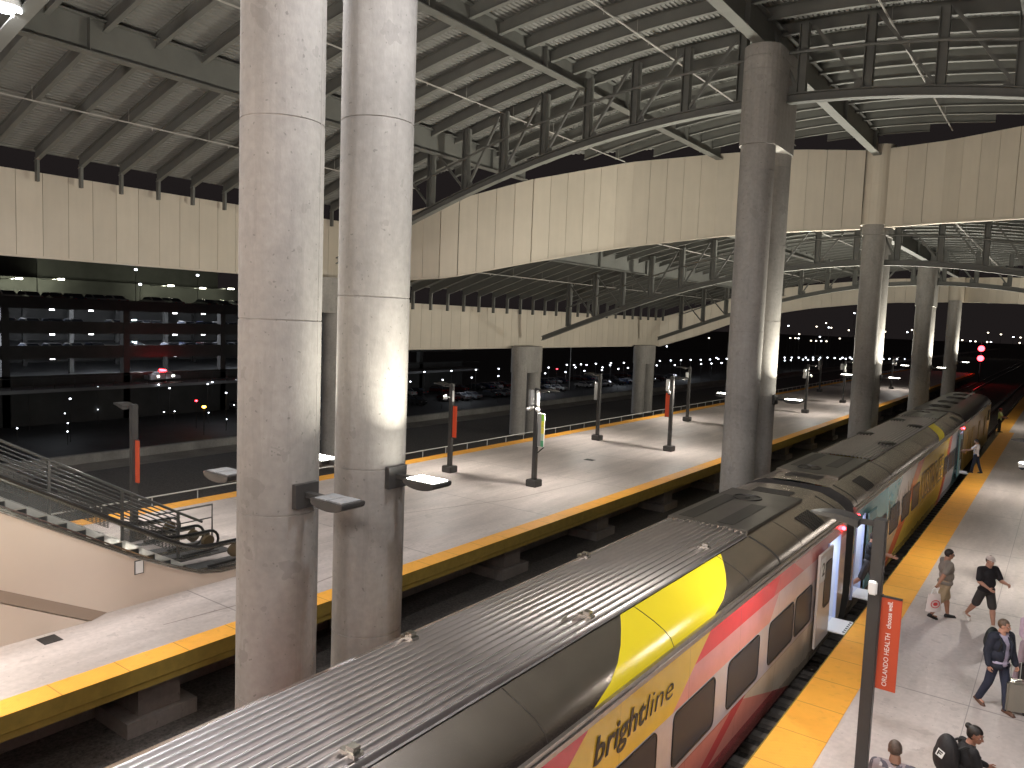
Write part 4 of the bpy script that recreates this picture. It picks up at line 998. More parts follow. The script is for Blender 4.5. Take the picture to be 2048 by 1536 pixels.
def person(label, loc, head, pose, skin=(.42,.22,.14), hair=(.02,.012,.008), hairstyle='short', top=None, sleeve='short', bottom=None, bkind='shorts', shoe=(.02,.02,.02), scale=1.0, build=1.0, jacket=None, hat=None, glasses=False, collar=None, female=False):
    P = dict(ll=(0,0,.06), rl=(0,0,.06), la=(0,.12,.15,0), ra=(0,.12,.15,0), lean=0, hy=0, hp=0, grip=(.5,.5)); P.update(pose)
    root = empty('person', loc, label, 'person', rz=R(head)); root.scale = (scale,)*3
    msk = mat('skin', skin, .55, noise=.08, nscale=9)
    Vx = Vector
    # skeleton (metres, 1.75 m tall), y forward, x right
    J = {}
    hz = .92
    for s_, k in ((-1, 'l'), (1, 'r')):
        f, kn, ab = P[k+'l']; f, kn = R(f), R(kn)
        h = Vx((s_*.095, 0, hz)); knee = h+Vx((s_*math.sin(ab)*.4, math.sin(f)*.43, -math.cos(f)*.43)); an = knee+Vx((0, math.sin(f-kn)*.42, -math.cos(f-kn)*.42))
        J[k+'hip'], J[k+'knee'], J[k+'ank'] = h, knee, an
    dz = .085-min(J['lank'].z, J['rank'].z)
    for k in J: J[k] = J[k]+Vx((0,0,dz))
    pel = Vx((0,0,hz+dz)); ln = R(P['lean']); u = Vx((0, math.sin(ln), math.cos(ln))); fwd = Vx((0, math.cos(ln), -math.sin(ln)))
    chest = pel+u*.36; neck = pel+u*.555
    for s_, k in ((-1, 'l'), (1, 'r')):
        f, ab, e, inw = P[k+'a']; f = R(f)+ln*.5; sh = pel+u*.50+Vx((s_*.185*(.9 if female else build**.6), 0, 0))
        d = Vx((s_*math.sin(ab), math.sin(f)*math.cos(ab), -math.cos(f)*math.cos(ab))); el = sh+d*.29
        g_ = f+R(e) if e > 3 else f+e
        d2 = Vx((s_*math.sin(ab)*.4-s_*inw, math.sin(g_), -math.cos(g_))).normalized(); wr = el+d2*.255
        J[k+'sh'], J[k+'el'], J[k+'wr'], J[k+'hd'] = sh, el, wr, d2
    hm = Matrix.Rotation(R(-P['hy']), 3, 'Z') @ Matrix.Rotation(R(-P['hp']), 3, 'X')
    hc = neck+u*.04+hm @ Vx((0, .03, .122))
    def H(x, y, z): return hc+hm @ Vx((x, y, z))
    mb = MB()
    # torso
    w = build; bl = w**.5
    mb.ell(pel+u*.02, (.155*w,.11*w,.12), 16, 10); mb.ell(pel+u*.18+fwd*.015*w, (.14*w,.105*w,.16), 16, 10); mb.ell(chest, (.165*w,.115*w,.19), 16, 10); mb.ell(pel+u*.47, (.15,.085,.09), 14, 8)
    cap(mb, J['lsh']+Vx((.02,0,0)), .062*bl, J['rsh']-Vx((.02,0,0)), .062*bl)
    cap(mb, neck-u*.06, .070*bl, neck+u*.06+fwd*.01, .062*bl)
    for k in 'lr':
        cap(mb, J[k+'hip'], .088*bl, J[k+'knee'], .058*bl); cap(mb, J[k+'knee'], .056*bl, J[k+'knee'].lerp(J[k+'ank'], .35), .060*bl); cap(mb, J[k+'knee'].lerp(J[k+'ank'], .35), .058*bl, J[k+'ank'], .038)
        cap(mb, J[k+'ank'], .036, J[k+'ank']+Vx((0,.02,-.045)), .034); cap(mb, J[k+'ank']+Vx((0,.02,-.045)), .028, J[k+'ank']+Vx((0,.12,-.052)), .022)
        cap(mb, J[k+'sh'], .056*bl, J[k+'el'], .043*bl); cap(mb, J[k+'el'], .043*bl, J[k+'el'].lerp(J[k+'wr'], .3), .043*bl); cap(mb, J[k+'el'].lerp(J[k+'wr'], .3), .043*bl, J[k+'wr'], .028)
        # hand: palm, four fingers, thumb
        d = J[k+'hd']; s_ = -1 if k == 'l' else 1
        side = d.cross(Vx((1,0,0))).normalized()       # across the palm (front/back)
        if side.length < .1: side = Vx((0,1,0))
        nrm = Vx((-s_, 0, 0)); nrm = (nrm-d*nrm.dot(d)).normalized(); side = d.cross(nrm).normalized()
        if side.y < 0 and abs(side.y) > .2: side = -side
        wr = J[k+'wr']; g_ = P['grip'][0 if k == 'l' else 1]
        for t in (-.026, -.009, .009, .026): cap(mb, wr+side*t*.6+d*.01, .014, wr+side*t+d*.085, .0125, 8)
        for i, (t, L) in enumerate(((.028,.066),(.010,.076),(-.009,.071),(-.027,.055))):
            p0 = wr+side*t+d*.085; a1 = g_*.7; a2 = g_*1.5
            p1 = p0+(d*math.cos(a1)+nrm*math.sin(a1))*L*.5; p2 = p1+(d*math.cos(a2)+nrm*math.sin(a2))*L*.3; p3 = p2+(d*math.cos(a2*1.25)+nrm*math.sin(a2*1.25))*L*.22
            cap(mb, p0, .0098, p1, .0092, 8); cap(mb, p1, .0092, p2, .0088, 8); cap(mb, p2, .0088, p3, .0082, 8)
        t0 = wr+side*.026+d*.03; t1 = t0+(side*.75+d*.6+nrm*.25).normalized()*.042; t2 = t1+(d*.85+side*.2+nrm*.4).normalized()*.032
        cap(mb, t0, .0125, t1, .0105, 8); cap(mb, t1, .0105, t2, .009, 8)
    # head with jaw, nose, ears, brow, lips
    mb.ell(H(0,-.008,.02), (.077,.095,.095), 16, 12, rot=hm); mb.ell(H(0,.022,-.045), (.056,.066,.068), 14, 10, rot=hm); mb.ell(H(0,.062,-.085), (.028,.024,.022), 10, 8, rot=hm)
    cap(mb, H(0,.085,.012), .009, H(0,.107,-.028), .0135, 8); mb.ell(H(.012,.096,-.032), (.009,.009,.008), 8, 6); mb.ell(H(-.012,.096,-.032), (.009,.009,.008), 8, 6)
    for s_ in (-1, 1):
        mb.ell(H(s_*.078,-.008,-.012), (.009,.02,.031), 10, 8, rot=hm); cap(mb, H(s_*.014,.083,.022), .009, H(s_*.048,.07,.022), .009, 8); mb.ell(H(s_*.042,.052,-.022), (.022,.022,.02), 8, 6)
    cap(mb, H(-.02,.083,-.058), .0075, H(.02,.083,-.058), .0075, 8); cap(mb, H(-.016,.082,-.069), .0075, H(.016,.082,-.069), .0075, 8)
    body = remesh('body', mb, msk, root, .0085, 2)
    # eyes, brows, lips
    for s_ in (-1, 1):
        m_ = MB(); m_.ell(H(s_*.031,.079,.003), (.0125,.008,.008), 10, 8, rot=hm); m_.ell(H(s_*.031,.0865,.003), (.0055,.0035,.0055), 8, 6, 1, rot=hm)
        e = pput(root, 'eye', m_, [M_EYE, M_LET]); 
        m_ = MB(); m_.tube([H(s_*.014,.092,.024), H(s_*.032,.091,.030), H(s_*.050,.078,.024)], [.003,.0042,.0025], 6); pput(root, 'eyebrow', m_, mat('hair', hair, .6))
    m_ = MB(); m_.tube([H(-.024,.0865,-.0635), H(0,.0935,-.0625), H(.024,.0865,-.0635)], [.002,.0045,.002], 6); pput(root, 'lips', m_, mat('lip', (skin[0]*.8, skin[1]*.5, skin[2]*.5), .5))
    # hair
    if hairstyle != 'bald':
        m_ = MB(); g1 = .008 if hairstyle == 'buzz' else .014
        m_.ell(H(0,-.014,.026), (.077+g1,.094+g1,.093+g1*1.3), 18, 12, rot=hm)
        if hairstyle in ('bun', 'long'): m_.ell(H(0,-.055,-.01), (.07,.06,.075), 12, 10, rot=hm)
        if hairstyle == 'bun': m_.ell(H(0,-.115,.075), (.05,.045,.045), 12, 10)
        if hairstyle == 'long': cap(m_, H(0,-.06,-.03), .07, H(0,-.10,-.24), .05); cap(m_, H(.05,-.04,-.03), .04, H(.07,-.03,-.22), .03); cap(m_, H(-.05,-.04,-.03), .04, H(-.07,-.03,-.22), .03)
        hi = hm.inverted()
        def cutf(co):
            q = hi @ (co-hc)
            if q.y > .045 and q.z < .062-(.02 if hairstyle != 'buzz' else 0)*(q.y < .06): return True
            if abs(q.x) > .04 and q.y > -.002 and q.z < .02 and hairstyle in ('short','buzz'): return True
            if hairstyle in ('bun','long') and q.y > .0 and q.z < .035: return True
            return q.z < -.055 and q.y > -.02 and hairstyle in ('short','buzz')
        remesh('hair', m_, mat('hair', hair, .55, noise=.5, nscale=40), root, .009, 1, cut=cutf)
    if hat:
        m_ = MB(); m_.ell(H(0,-.008,.058), (.092,.108,.078), 18, 12, rot=hm)
        for k in range(7):
            t = (k-3)/3; cap(m_, H(t*.065,.07,.048), .006, H(t*.058,.155-abs(t)*.035,.034), .005, 6)
        hi = hm.inverted()
        remesh('cap', m_, cloth('cap_cloth', hat), root, .007, 2, cut=lambda co: (hi @ (co-hc)).z < .030 and (hi @ (co-hc)).y < .075)
    if glasses:
        m_ = MB()
        for s_ in (-1, 1): m_.ell(H(s_*.034,.094,.004), (.029,.008,.021), 12, 8, rot=hm); m_.bar(H(s_*.06,.088,.008), H(s_*.082,-.01,.008), .004, .006)
        m_.bar(H(-.01,.1,.008), H(.01,.1,.008), .004, .004); pput(root, 'sunglasses', m_, M_GLASS)
    # top
    def torso(m_, g, hem=-.02, ease=0):
        m_.ell(pel+u*(.03+hem), (.157*w+g+ease,.112*w+g+ease,.10), 18, 10); m_.ell(pel+u*.17+fwd*.015*w, (.142*w+g+ease,.108*w+g+ease,.17), 18, 10); m_.ell(chest, (.167*w+g,.117*w+g,.19), 18, 10); m_.ell(pel+u*.47, (.155+g,.085+g,.085), 14, 8)
        cap(m_, J['lsh']+Vx((.02,0,0)), .062*bl+g, J['rsh']-Vx((.02,0,0)), .062*bl+g)
    def sleeves(m_, g, kind):
        for k in 'lr':
            if kind == 'short':
                e = J[k+'sh'].lerp(J[k+'el'], .78); cap(m_, J[k+'sh'], .060*bl+g, e, .054*bl+g*1.7)
            else:
                cap(m_, J[k+'sh'], .060*bl+g, J[k+'el'], .047*bl+g); cap(m_, J[k+'el'], .047*bl+g, J[k+'wr']-J[k+'hd']*.02, .034*bl+g)
    if top:
        m_ = MB(); torso(m_, .013, -.02, .006); sleeves(m_, .010, sleeve)
        nk = neck
        remesh('shirt', m_, top if not isinstance(top, tuple) else cloth('shirt_cloth', top), root, .013, 4)
        m_ = MB(); n = 14
        pts = [nk-u*.005+Vx((math.cos(2*PI*k/n)*.068, math.sin(2*PI*k/n)*.064+.004, -.018*math.sin(2*PI*k/n))) for k in range(n+1)]
        m_.tube(pts, .012, 6, cap=False); pput(root, 'collar', m_, collar or (top if not isinstance(top, tuple) else cloth('shirt_cloth', top)))
    if jacket:
        m_ = MB(); torso(m_, .030, -.06, .012); sleeves(m_, .022, 'long')
        remesh('jacket', m_, cloth('jacket_cloth', jacket), root, .013, 4, cut=lambda co: co.y > .05 and abs(co.x) < .045+.06*max(0, (1.35-co.z)*.0+.0)+max(0,(co.z-pel.z-.12))*.12)
        m_ = MB()
        for s_ in (-1, 1):
            a = neck-u*.02+Vx((s_*.075, .03, 0)); b = chest+fwd*.155*w+Vx((s_*.085, 0, .04)); c = pel+u*.16+fwd*.15*w+Vx((s_*.065,0,0))
            m_.tube([a, b, c], [.016,.03,.008], 8)
        pput(root, 'lapel', m_, cloth('jacket_cloth', jacket))
    # bottom
    if bottom:
        m_ = MB(); m_.ell(pel+u*.01, (.158*w+.010,.115*w+.010,.115), 16, 10)
        for k in 'lr':
            if bkind == 'shorts':
                e = J[k+'hip'].lerp(J[k+'knee'], .93); cap(m_, J[k+'hip'], .098*bl, e, .092*bl)
            else:
                cap(m_, J[k+'hip'], .097*bl, J[k+'knee'], .074*bl); cap(m_, J[k+'knee'], .072*bl, J[k+'ank']+Vx((0,0,.0)), .060*bl)
        kn = {k: J[k+'knee'] for k in 'lr'}
        remesh(bkind, m_, cloth('trouser_cloth', bottom), root, .013, 4)
    # shoes
    for k in 'lr':
        a = J[k+'ank']; m_ = MB(); pt = P[k+'l'][0]-P[k+'l'][1]; rx = Matrix.Rotation(R(min(0, pt)*.8), 3, 'X')
        def Q(x, y, z): return a+rx @ Vx((x, y, z+.0))
        cap(m_, Q(0,-.035,-.040), .040, Q(0,.06,-.045), .038); cap(m_, Q(0,.06,-.048), .040, Q(0,.165,-.055), .030); cap(m_, Q(0,-.01,-.02), .042, Q(0,0,.0), .040)
        m_.cbox(Q(0,.065,-.075), (.084,.27,.022), 0, rx)
        remesh('shoe', m_, mat('shoe', shoe, .5), root, .009, 2)
    root['_j'] = 0; del root['_j']
    Wm = Matrix.Translation(Vector(loc)) @ Matrix.Rotation(R(head), 4, 'Z') @ Matrix.Scale(scale, 4)
    return root, {k: Wm @ v for k, v in list(J.items())+[('pel', pel), ('chest', chest), ('neck', neck), ('head', hc)] if k[1:] != 'hd'}, Wm
M_SCUFF = mat('scuff', (.30,.25,.22), .6, noise=.4, nscale=6)
M_EYE = mat('eye_white', (.75,.72,.7), .2)

# man in grey polo
_, J, _W = person('man in grey polo, khaki shorts and sunglasses carrying a white bag', (-2.02, 21.38, 0), -62, dict(ll=(14,6,.05), rl=(-16,10,.05), la=(6,.14,.30,0), ra=(-34,.22,.08,-.05), hy=12, hp=6, grip=(.5,1.3)),
    skin=(.36,.18,.11), hair=(.018,.010,.006), top=(.22,.19,.155), bottom=(.36,.27,.16), shoe=(.012,.011,.01), build=1.34, glasses=True)
def carry_bag(P0, yawd):
    b = empty('shopping_bag', (P0.x, P0.y, P0.z-.66), 'white plastic shopping bag with a red ring print hanging from a hand', 'bag', rz=R(yawd))
    def add_(mb, name, m, par=None):
        me = bpy.data.meshes.new(name); me.from_pydata(mb.v, [], mb.f); me.materials.append(m); me.polygons.foreach_set('use_smooth', mb.sm)
        o = bpy.data.objects.new(name, me); COL.objects.link(o); o.parent = par or b; return o
    mb = MB(); nx, nz = 10, 10; vs = []
    for s_ in (-1, 1):
        for j in range(nz+1):
            for i in range(nx+1):
                t = j/nz; x = (i/nx-.5)*(.40-.10*t**2); z = .04+t*.44; bulge = .055*(1-(2*i/nx-1)**2)*(1-t**2*.75)+.004*math.sin(i*1.9+j*1.3)
                vs.append((x, s_*bulge, z))
    n = (nx+1)*(nz+1); fs = []
    for q in (0, 1):
        for j in range(nz):
            for i in range(nx): a = q*n+j*(nx+1)+i; fs.append((a, a+1, a+nx+2, a+nx+1))
    mb.add(vs, fs, 0, True); add_(mb, 'bag_body', mat('bag_plastic', (.75,.66,.62), .4, bump=.3, bscale=12))
    mb = MB()
    for s_ in (-1, 1): mb.tube([(-.09,s_*.01,.47),(-.05,s_*.008,.58),(0,0,.635),(.05,s_*.008,.58),(.09,s_*.01,.47)], .008, 6)
    add_(mb, 'handle', M_WHITE)
    mb = MB(); n = 28; vs = []
    for k in range(n): a = 2*PI*k/n; vs += [(.12*math.cos(a), .062*1, .24+.10*math.sin(a)), (.10*math.cos(a), .064, .24+.082*math.sin(a))]
    mb.add(vs, [(2*k, 2*k+1, (2*k+3)%(2*n), (2*k+2)%(2*n)) for k in range(n)]); mb.add([(.06*math.cos(2*PI*k/12), .066, .24+.045*math.sin(2*PI*k/12)) for k in range(12)], [tuple(range(12))])
    mb.v = [(x, -y, z) for x, y, z in mb.v]
    add_(mb, 'print', mat('bag_print', (.62,.06,.06), .5))
carry_bag(J['rwr']+Vector((-.06,-.04,-.07)), 42)
# man with cap
person('man in white cap, black polo and dark shorts walking with white shoes', (-1.16, 21.5, 0), -134, dict(ll=(14,4,.05), rl=(-22,16,.05), la=(28,.16,62,.25), ra=(8,.16,60,.32), hy=0, hp=8, grip=(.6,.4)),
    skin=(.42,.22,.15), hair=(.05,.03,.02), top=(.012,.010,.012), bottom=(.04,.034,.032), shoe=(.62,.58,.52), hat=(.55,.48,.44), build=1.25)
# man in suit
_, JS, WS = person('man in open navy suit and pale shirt pulling a silver suitcase', (-.60, 16.78, 0), -132, dict(ll=(12,5,.03), rl=(-12,14,.03), la=(6,.14,.35,.05), ra=(-8,.16,.35,.1), hy=-28, hp=2, grip=(1.3,.7)),
    skin=(.48,.25,.17), hair=(.11,.07,.045), hairstyle='buzz', top=(.45,.40,.52), sleeve='long', jacket=(.018,.021,.036), bottom=(.022,.027,.05), bkind='trousers', shoe=(.10,.045,.025), build=1.12)
# woman with bun and black backpack
_, JW, WW = person('woman with hair bun and black top leaning forward under a black backpack', (-.80, 11.95, 0), -60, dict(ll=(14,4,.04), rl=(-12,10,.04), la=(20,.12,40,.1), ra=(10,.12,40,.1), lean=16, hy=48, hp=10),
    skin=(.30,.14,.09), hair=(.012,.008,.006), hairstyle='bun', top=(.010,.009,.010), sleeve='long', bottom=(.018,.018,.02), bkind='trousers', female=True, scale=.97)
# man seen from behind
camo = mat('camo_shirt', (.30,.27,.28), .85); gg = NG(camo); tcx = gg.N.new('ShaderNodeTexCoord'); nn_ = gg.N.new('ShaderNodeTexNoise'); nn_.inputs['Scale'].default_value = 7; gg.L.new(tcx.outputs['Object'], nn_.inputs[0])
o_ = gg.mix(gg.op('GREATER_THAN', nn_.outputs[0], .52), (.30,.25,.26), (.10,.09,.11)); n3 = gg.N.new('ShaderNodeTexNoise'); n3.inputs['Scale'].default_value = 11; gg.L.new(tcx.outputs['Object'], n3.inputs[0])
gg.L.new(gg.mix(gg.op('GREATER_THAN', n3.outputs[0], .60), o_, (.52,.48,.46)), gg.N['Principled BSDF'].inputs['Base Color'])
person('man with shaved head and grey patterned shirt seen from behind at the bottom edge', (-1.38, 10.6, 0), 8, dict(ll=(14,5,.04), rl=(-14,12,.04), la=(-8,.14,.2,0), ra=(14,.14,.3,0), lean=10, hp=16, hy=-10),
    skin=(.27,.14,.09), hair=(.09,.06,.045), hairstyle='buzz', top=camo, collar=M_LET, bottom=(.03,.03,.035), bkind='trousers', build=1.3)
# woman at right edge
person('long-haired woman in lilac top at the right edge of the picture', (-.16, 18.3, 0), -150, dict(ll=(10,4,.04), rl=(-10,10,.04), la=(8,.14,30,.05), ra=(10,.14,60,.1), hy=0),
    skin=(.45,.26,.19), hair=(.03,.012,.008), hairstyle='long', top=(.52,.38,.46), sleeve='long', bottom=(.45,.34,.38), bkind='trousers', female=True, scale=.96)
# passenger stepping out
person('passenger in dark shirt and shorts stepping out of the second car door', (-3.9, 21.95, -.02), -75, dict(ll=(24,10,.03), rl=(-20,26,.03), la=(30,.14,50,0), ra=(55,.1,20,0), lean=6, hp=8),
    skin=(.45,.24,.17), top=(.02,.022,.028), bottom=(.045,.045,.05), shoe=(.03,.04,.08))
# two staff near the far door
person('attendant in white shirt and dark trousers at the far door of the second car', (-3.42, 45.5, 0), 78, dict(ll=(10,4,.05), rl=(-12,8,.05), la=(40,.2,35,0), ra=(0,.15,.3,0), hp=10),
    skin=(.32,.17,.11), top=(.62,.56,.56), bottom=(.014,.018,.035), bkind='trousers')
person('person in dark clothes half inside the far door of the second car', (-4.35, 45.45, -.03), -80, dict(ll=(6,4,.05), la=(20,.15,50,0)), skin=(.3,.16,.1), top=(.03,.022,.022), bottom=(.03,.025,.03), bkind='trousers', scale=.96)
vest = mat('hi_vis_vest', (.62,.70,.22), .6)
person('worker in bright hi-vis vest at the locomotive end of the platform', (-3.75, 66.6, 0), -100, dict(ll=(4,2,.05), la=(20,.2,60,0), ra=(25,.2,50,0)), skin=(.4,.2,.15), top=vest, bottom=(.02,.018,.02), bkind='trousers', hat=(.5,.05,.06))

for nm, pts, w_ in (('scuff_mark', [(-1.15,15.02),(-1.12,14.2),(-1.13,13.9),(-1.13,13.2),(-1.14,12.8),(-1.13,12.45)], .045), ('scuff_mark', [(-2.35,12.4),(-1.9,12.9),(-1.5,13.1)], .02), ('scuff_mark', [(-15.6,8.9),(-15.2,12.5),(-15.7,17)], .05), ('scuff_mark', [(-19,18),(-17,24),(-16.2,33)], .05)):
    mark(nm, pts, w_, M_SCUFF, pr if pts[0][0] > -5 else pl, .0035)
# luggage
def put(parent, name, mb, m, bevel=0):
    o = mb.build(name, m, None, bevel); o.parent = parent; return o
def suitcase(loc, rz, m, label, w=.38, d=.24, h=.56, metal=True):
    s_ = empty('suitcase', loc, label, 'suitcase', rz=R(rz))
    mb = MB(); mb.box(-w/2, w/2, -d/2, d/2, .06, .06+h); put(s_, 'shell', mb, m, .025)
    mb = MB()
    n = 9
    for k in range(n):
        x = -w/2+.035+k*(w-.07)/(n-1); mb.box(x-.006, x+.006, -d/2-.004, -d/2-.0005, .09, .03+h); mb.box(x-.006, x+.006, d/2+.0005, d/2+.004, .09, .03+h)
    put(s_, 'ribs', mb, m)
    mb = MB(); mb.box(-w/2-.005, w/2+.005, -.012, .012, .055, .065+h); put(s_, 'seam_frame', mb, M_SSTEEL if metal else M_BLACK)
    for x in (-w/2+.05, w/2-.05):
        for y in (-d/2+.04, d/2-.04):
            mb = MB(); mb.tube([(x-.012,y,.028),(x+.012,y,.028)], .027, 12); mb.box(x-.018,x+.018,y-.016,y+.016,.04,.062); put(s_, 'wheel', mb, M_BLACK)
    mb = MB(); mb.tube([(-.08,.06,h+.05),(-.08,.06,h+.40),(.08,.06,h+.40),(.08,.06,h+.05)], .009, 8); put(s_, 'pull_handle', mb, M_RAILW)
    mb = MB(); mb.tube([(-.07,-.03,h+.062),(-.06,-.03,h+.09),(.06,-.03,h+.09),(.07,-.03,h+.062)], .01, 6); put(s_, 'carry_handle', mb, M_RAILW if metal else M_BLACK)
    for z in (.16, .34, .5):
        mb = MB(); mb.box(w/2+.004, w/2+.014, -.04, .04, z, z+.06); mb.box(w/2+.014, w/2+.02, -.03, .03, z+.012, z+.02); put(s_, 'latch', mb, M_RAILW)
suitcase((-.30, 16.86, 0), 25, mat('ribbed_aluminium', (.46,.44,.38), .32, .9, noise=.1), 'silver ribbed metal suitcase pulled by the man in the suit')
suitcase((-.07, 17.75, 0), 30, mat('black_shell', (.012,.011,.012), .4), 'black suitcase beside the lilac woman at the right edge', w=.42, h=.62, metal=False)
def backpack(Wm, chest, label, back, sz=(.17,.10,.25), col=(.012,.014,.014), patch=False, up_=.0):
    b = empty('backpack', (0,0,0), label, 'backpack'); b.matrix_world = Wm
    mb = MB(); c = chest+Vector((0, -back, up_)); mb.ell(c, sz, 16, 12); mb.ell(c+Vector((0,-.03,-.05)), (sz[0]*.92, sz[1], sz[2]*.75), 14, 10); mb.ell(c+Vector((0,.03,-.12)), (sz[0]*.9, sz[1]*.8, sz[2]*.5), 14, 10)
    o = remesh('pack_body', mb, cloth('pack_cloth', col, .7), b, .014, 3)
    for s_ in (-1, 1):
        mb = MB(); x = s_*.115; mb.tube([c+Vector((x,.04,.12)), chest+Vector((x,-.06,.19)), chest+Vector((x,.06,.175)), chest+Vector((x*1.05,.148,.06)), chest+Vector((x*1.2,.12,-.08)), c+Vector((x,.05,-.2))], .017, 6); put(b, 'strap', mb, M_BLACK)
    if patch:
        c0 = c+Vector((.22, -.4, .16)); ok, p_, nrm, _ = o.closest_point_on_mesh(c0)
        xa = Vector((1,0,0)); xa = (xa-nrm*xa.dot(nrm)).normalized(); ya = nrm.cross(xa)
        def quad(x0, x1, y0, y1, h): return [p_+xa*x+ya*y+nrm*h for x, y in ((x0,y0),(x1,y0),(x1,y1),(x0,y1))]
        def slab(*rs, h=.012):
            q = MB()
            for r_ in rs: q.add(quad(*r_, h)+quad(*r_, h-.006), [(0,1,2,3),(7,6,5,4),(0,4,5,1),(1,5,6,2),(2,6,7,3),(3,7,4,0)])
            return q
        pt = put(b, 'patch', slab((-.055,.055,-.05,.05), h=.008), M_WHITE)
        o2 = put(b, 'letter_patch', slab((-.035,-.018,-.035,.035), (-.018,.035,.018,.035), (-.018,.025,-.01,.006), h=.014), M_LET); o2.parent = pt
    return b
Wi = WS.inverted(); backpack(WS, Wi @ JS['chest'], 'dark backpack on the back of the man in the suit', .20, (.15,.10,.24), (.010,.014,.013))
Wi = WW.inverted(); backpack(WW, Wi @ JW['chest'], 'large black backpack with a small white patch on the woman with the bun', .24, (.20,.15,.30), (.010,.009,.010), True, .0)

# ------------------------------------------------------------------ beyond the station, night
structure('far_car_park', MB().box(-230, -78, 20, 420, -9.0, -8.94), M_ASPH)
structure('service_road', MB().box(-104.5, -78, -60, 420, -8.936, -8.90), M_ASPH)
LOT = [(-99.7, 109.4, -3.95, 0.89), (-99.2, 116.8, -3.95, 0.93), (-98.9, 124.2, -3.95, 0.96), (-86.5, 107.5, -3.95, 0.84), (-98.5, 131.5, -3.95, 1.0), (-86.3, 115.2, -3.95, 0.87), (-95.7, 146.7, -3.94, 1.06), (-85.7, 130.2, -3.94, 0.95), (-99.6, 160.8, -3.94, 1.15), (-85.6, 137.8, -3.94, 0.98), (-86.4, 91.5, -3.95, 0.76), (-85.9, 98.9, -3.95, 0.79), (-99.7, 160.9, -3.94, 1.15), (-85.6, 137.8, -3.94, 0.98), (-98.1, 161.8, -3.94, 1.14), (-93.1, 154.2, -3.94, 1.09), (-98.9, 166.4, -3.94, 1.17), (-97.0, 165.9, -3.94, 1.16), (-85.6, 145.6, -3.94, 1.02), (-98.7, 173.5, -3.94, 1.2), (-90.0, 161.5, -3.94, 1.11), (-85.1, 152.5, -3.94, 1.05), (-98.1, 180.5, -3.93, 1.24), (-93.4, 171.5, -3.94, 1.18), (-85.1, 160.3, -3.94, 1.09), (-97.3, 186.3, -3.93, 1.26), (-85.9, 166.7, -3.93, 1.13), (-97.4, 209.1, -3.93, 1.37), (-87.1, 185.2, -3.93, 1.22), (-96.8, 215.4, -3.92, 1.4), (-85.4, 192.8, -3.93, 1.25), (-96.3, 221.7, -3.92, 1.43), (-95.8, 228.0, -3.92, 1.46), (-94.3, 232.4, -3.92, 1.48), (-83.9, 207.3, -3.92, 1.32), (-93.8, 239.0, -3.92, 1.51), (-83.5, 214.0, -3.92, 1.35), (-97.4, 253.8, -3.91, 1.59), (-93.5, 245.4, -3.92, 1.54), (-83.2, 221.1, -3.92, 1.38), (-93.1, 252.0, -3.91, 1.57), (-102.1, 41.1, -3.97, 0.7), (-90.6, 40.7, -3.97, 0.7), (-101.2, 48.9, -3.97, 0.7), (-100.7, 56.8, -3.97, 0.7), (-95.7, 55.5, -3.97, 0.7), (-98.3, 62.7, -3.97, 0.7), (-100.6, 64.9, -3.97, 0.7), (-87.0, 58.1, -3.96, 0.7), (-101.6, 69.5, -3.97, 0.71)]
ROWL = [(-86.4, 294.2, -3.9, 1.75), (-78.4, 267.3, -3.9, 1.59), (-85.0, 298.4, -3.9, 1.77), (-78.0, 273.1, -3.9, 1.62), (-83.6, 302.8, -3.9, 1.78), (-77.4, 285.9, -3.9, 1.68), (-82.2, 307.2, -3.9, 1.8), (-75.7, 285.9, -3.9, 1.67), (-80.7, 311.9, -3.89, 1.82), (-74.7, 288.9, -3.9, 1.68), (-74.3, 295.1, -3.9, 1.71), (-79.2, 316.7, -3.89, 1.84), (-77.7, 321.6, -3.89, 1.85), (-74.8, 320.7, -3.89, 1.84), (-71.0, 313.4, -3.89, 1.79), (-74.1, 330.7, -3.89, 1.89), (-70.3, 319.0, -3.89, 1.82), (-72.7, 337.2, -3.88, 1.91), (-69.0, 322.9, -3.89, 1.83), (-60.7, 340.2, -3.88, 1.89), (-60.1, 349.6, -3.88, 1.93), (-57.3, 350.1, -3.88, 1.92), (-55.3, 356.1, -3.87, 1.94), (-45.2, 360.7, -3.87, 1.93), (-44.3, 368.8, -3.87, 1.97), (-42.8, 364.0, -3.87, 1.94), (-35.0, 376.6, -3.86, 1.97), (-37.7, 372.8, -3.86, 1.96), (-32.3, 378.6, -3.86, 1.97), (-29.4, 377.7, -3.86, 1.96), (-26.8, 381.3, -3.86, 1.97), (-23.8, 382.5, -3.86, 1.96), (-21.2, 385.8, -3.85, 1.97), (-18.3, 386.8, -3.85, 1.96), (-15.5, 390.8, -3.85, 1.97)]
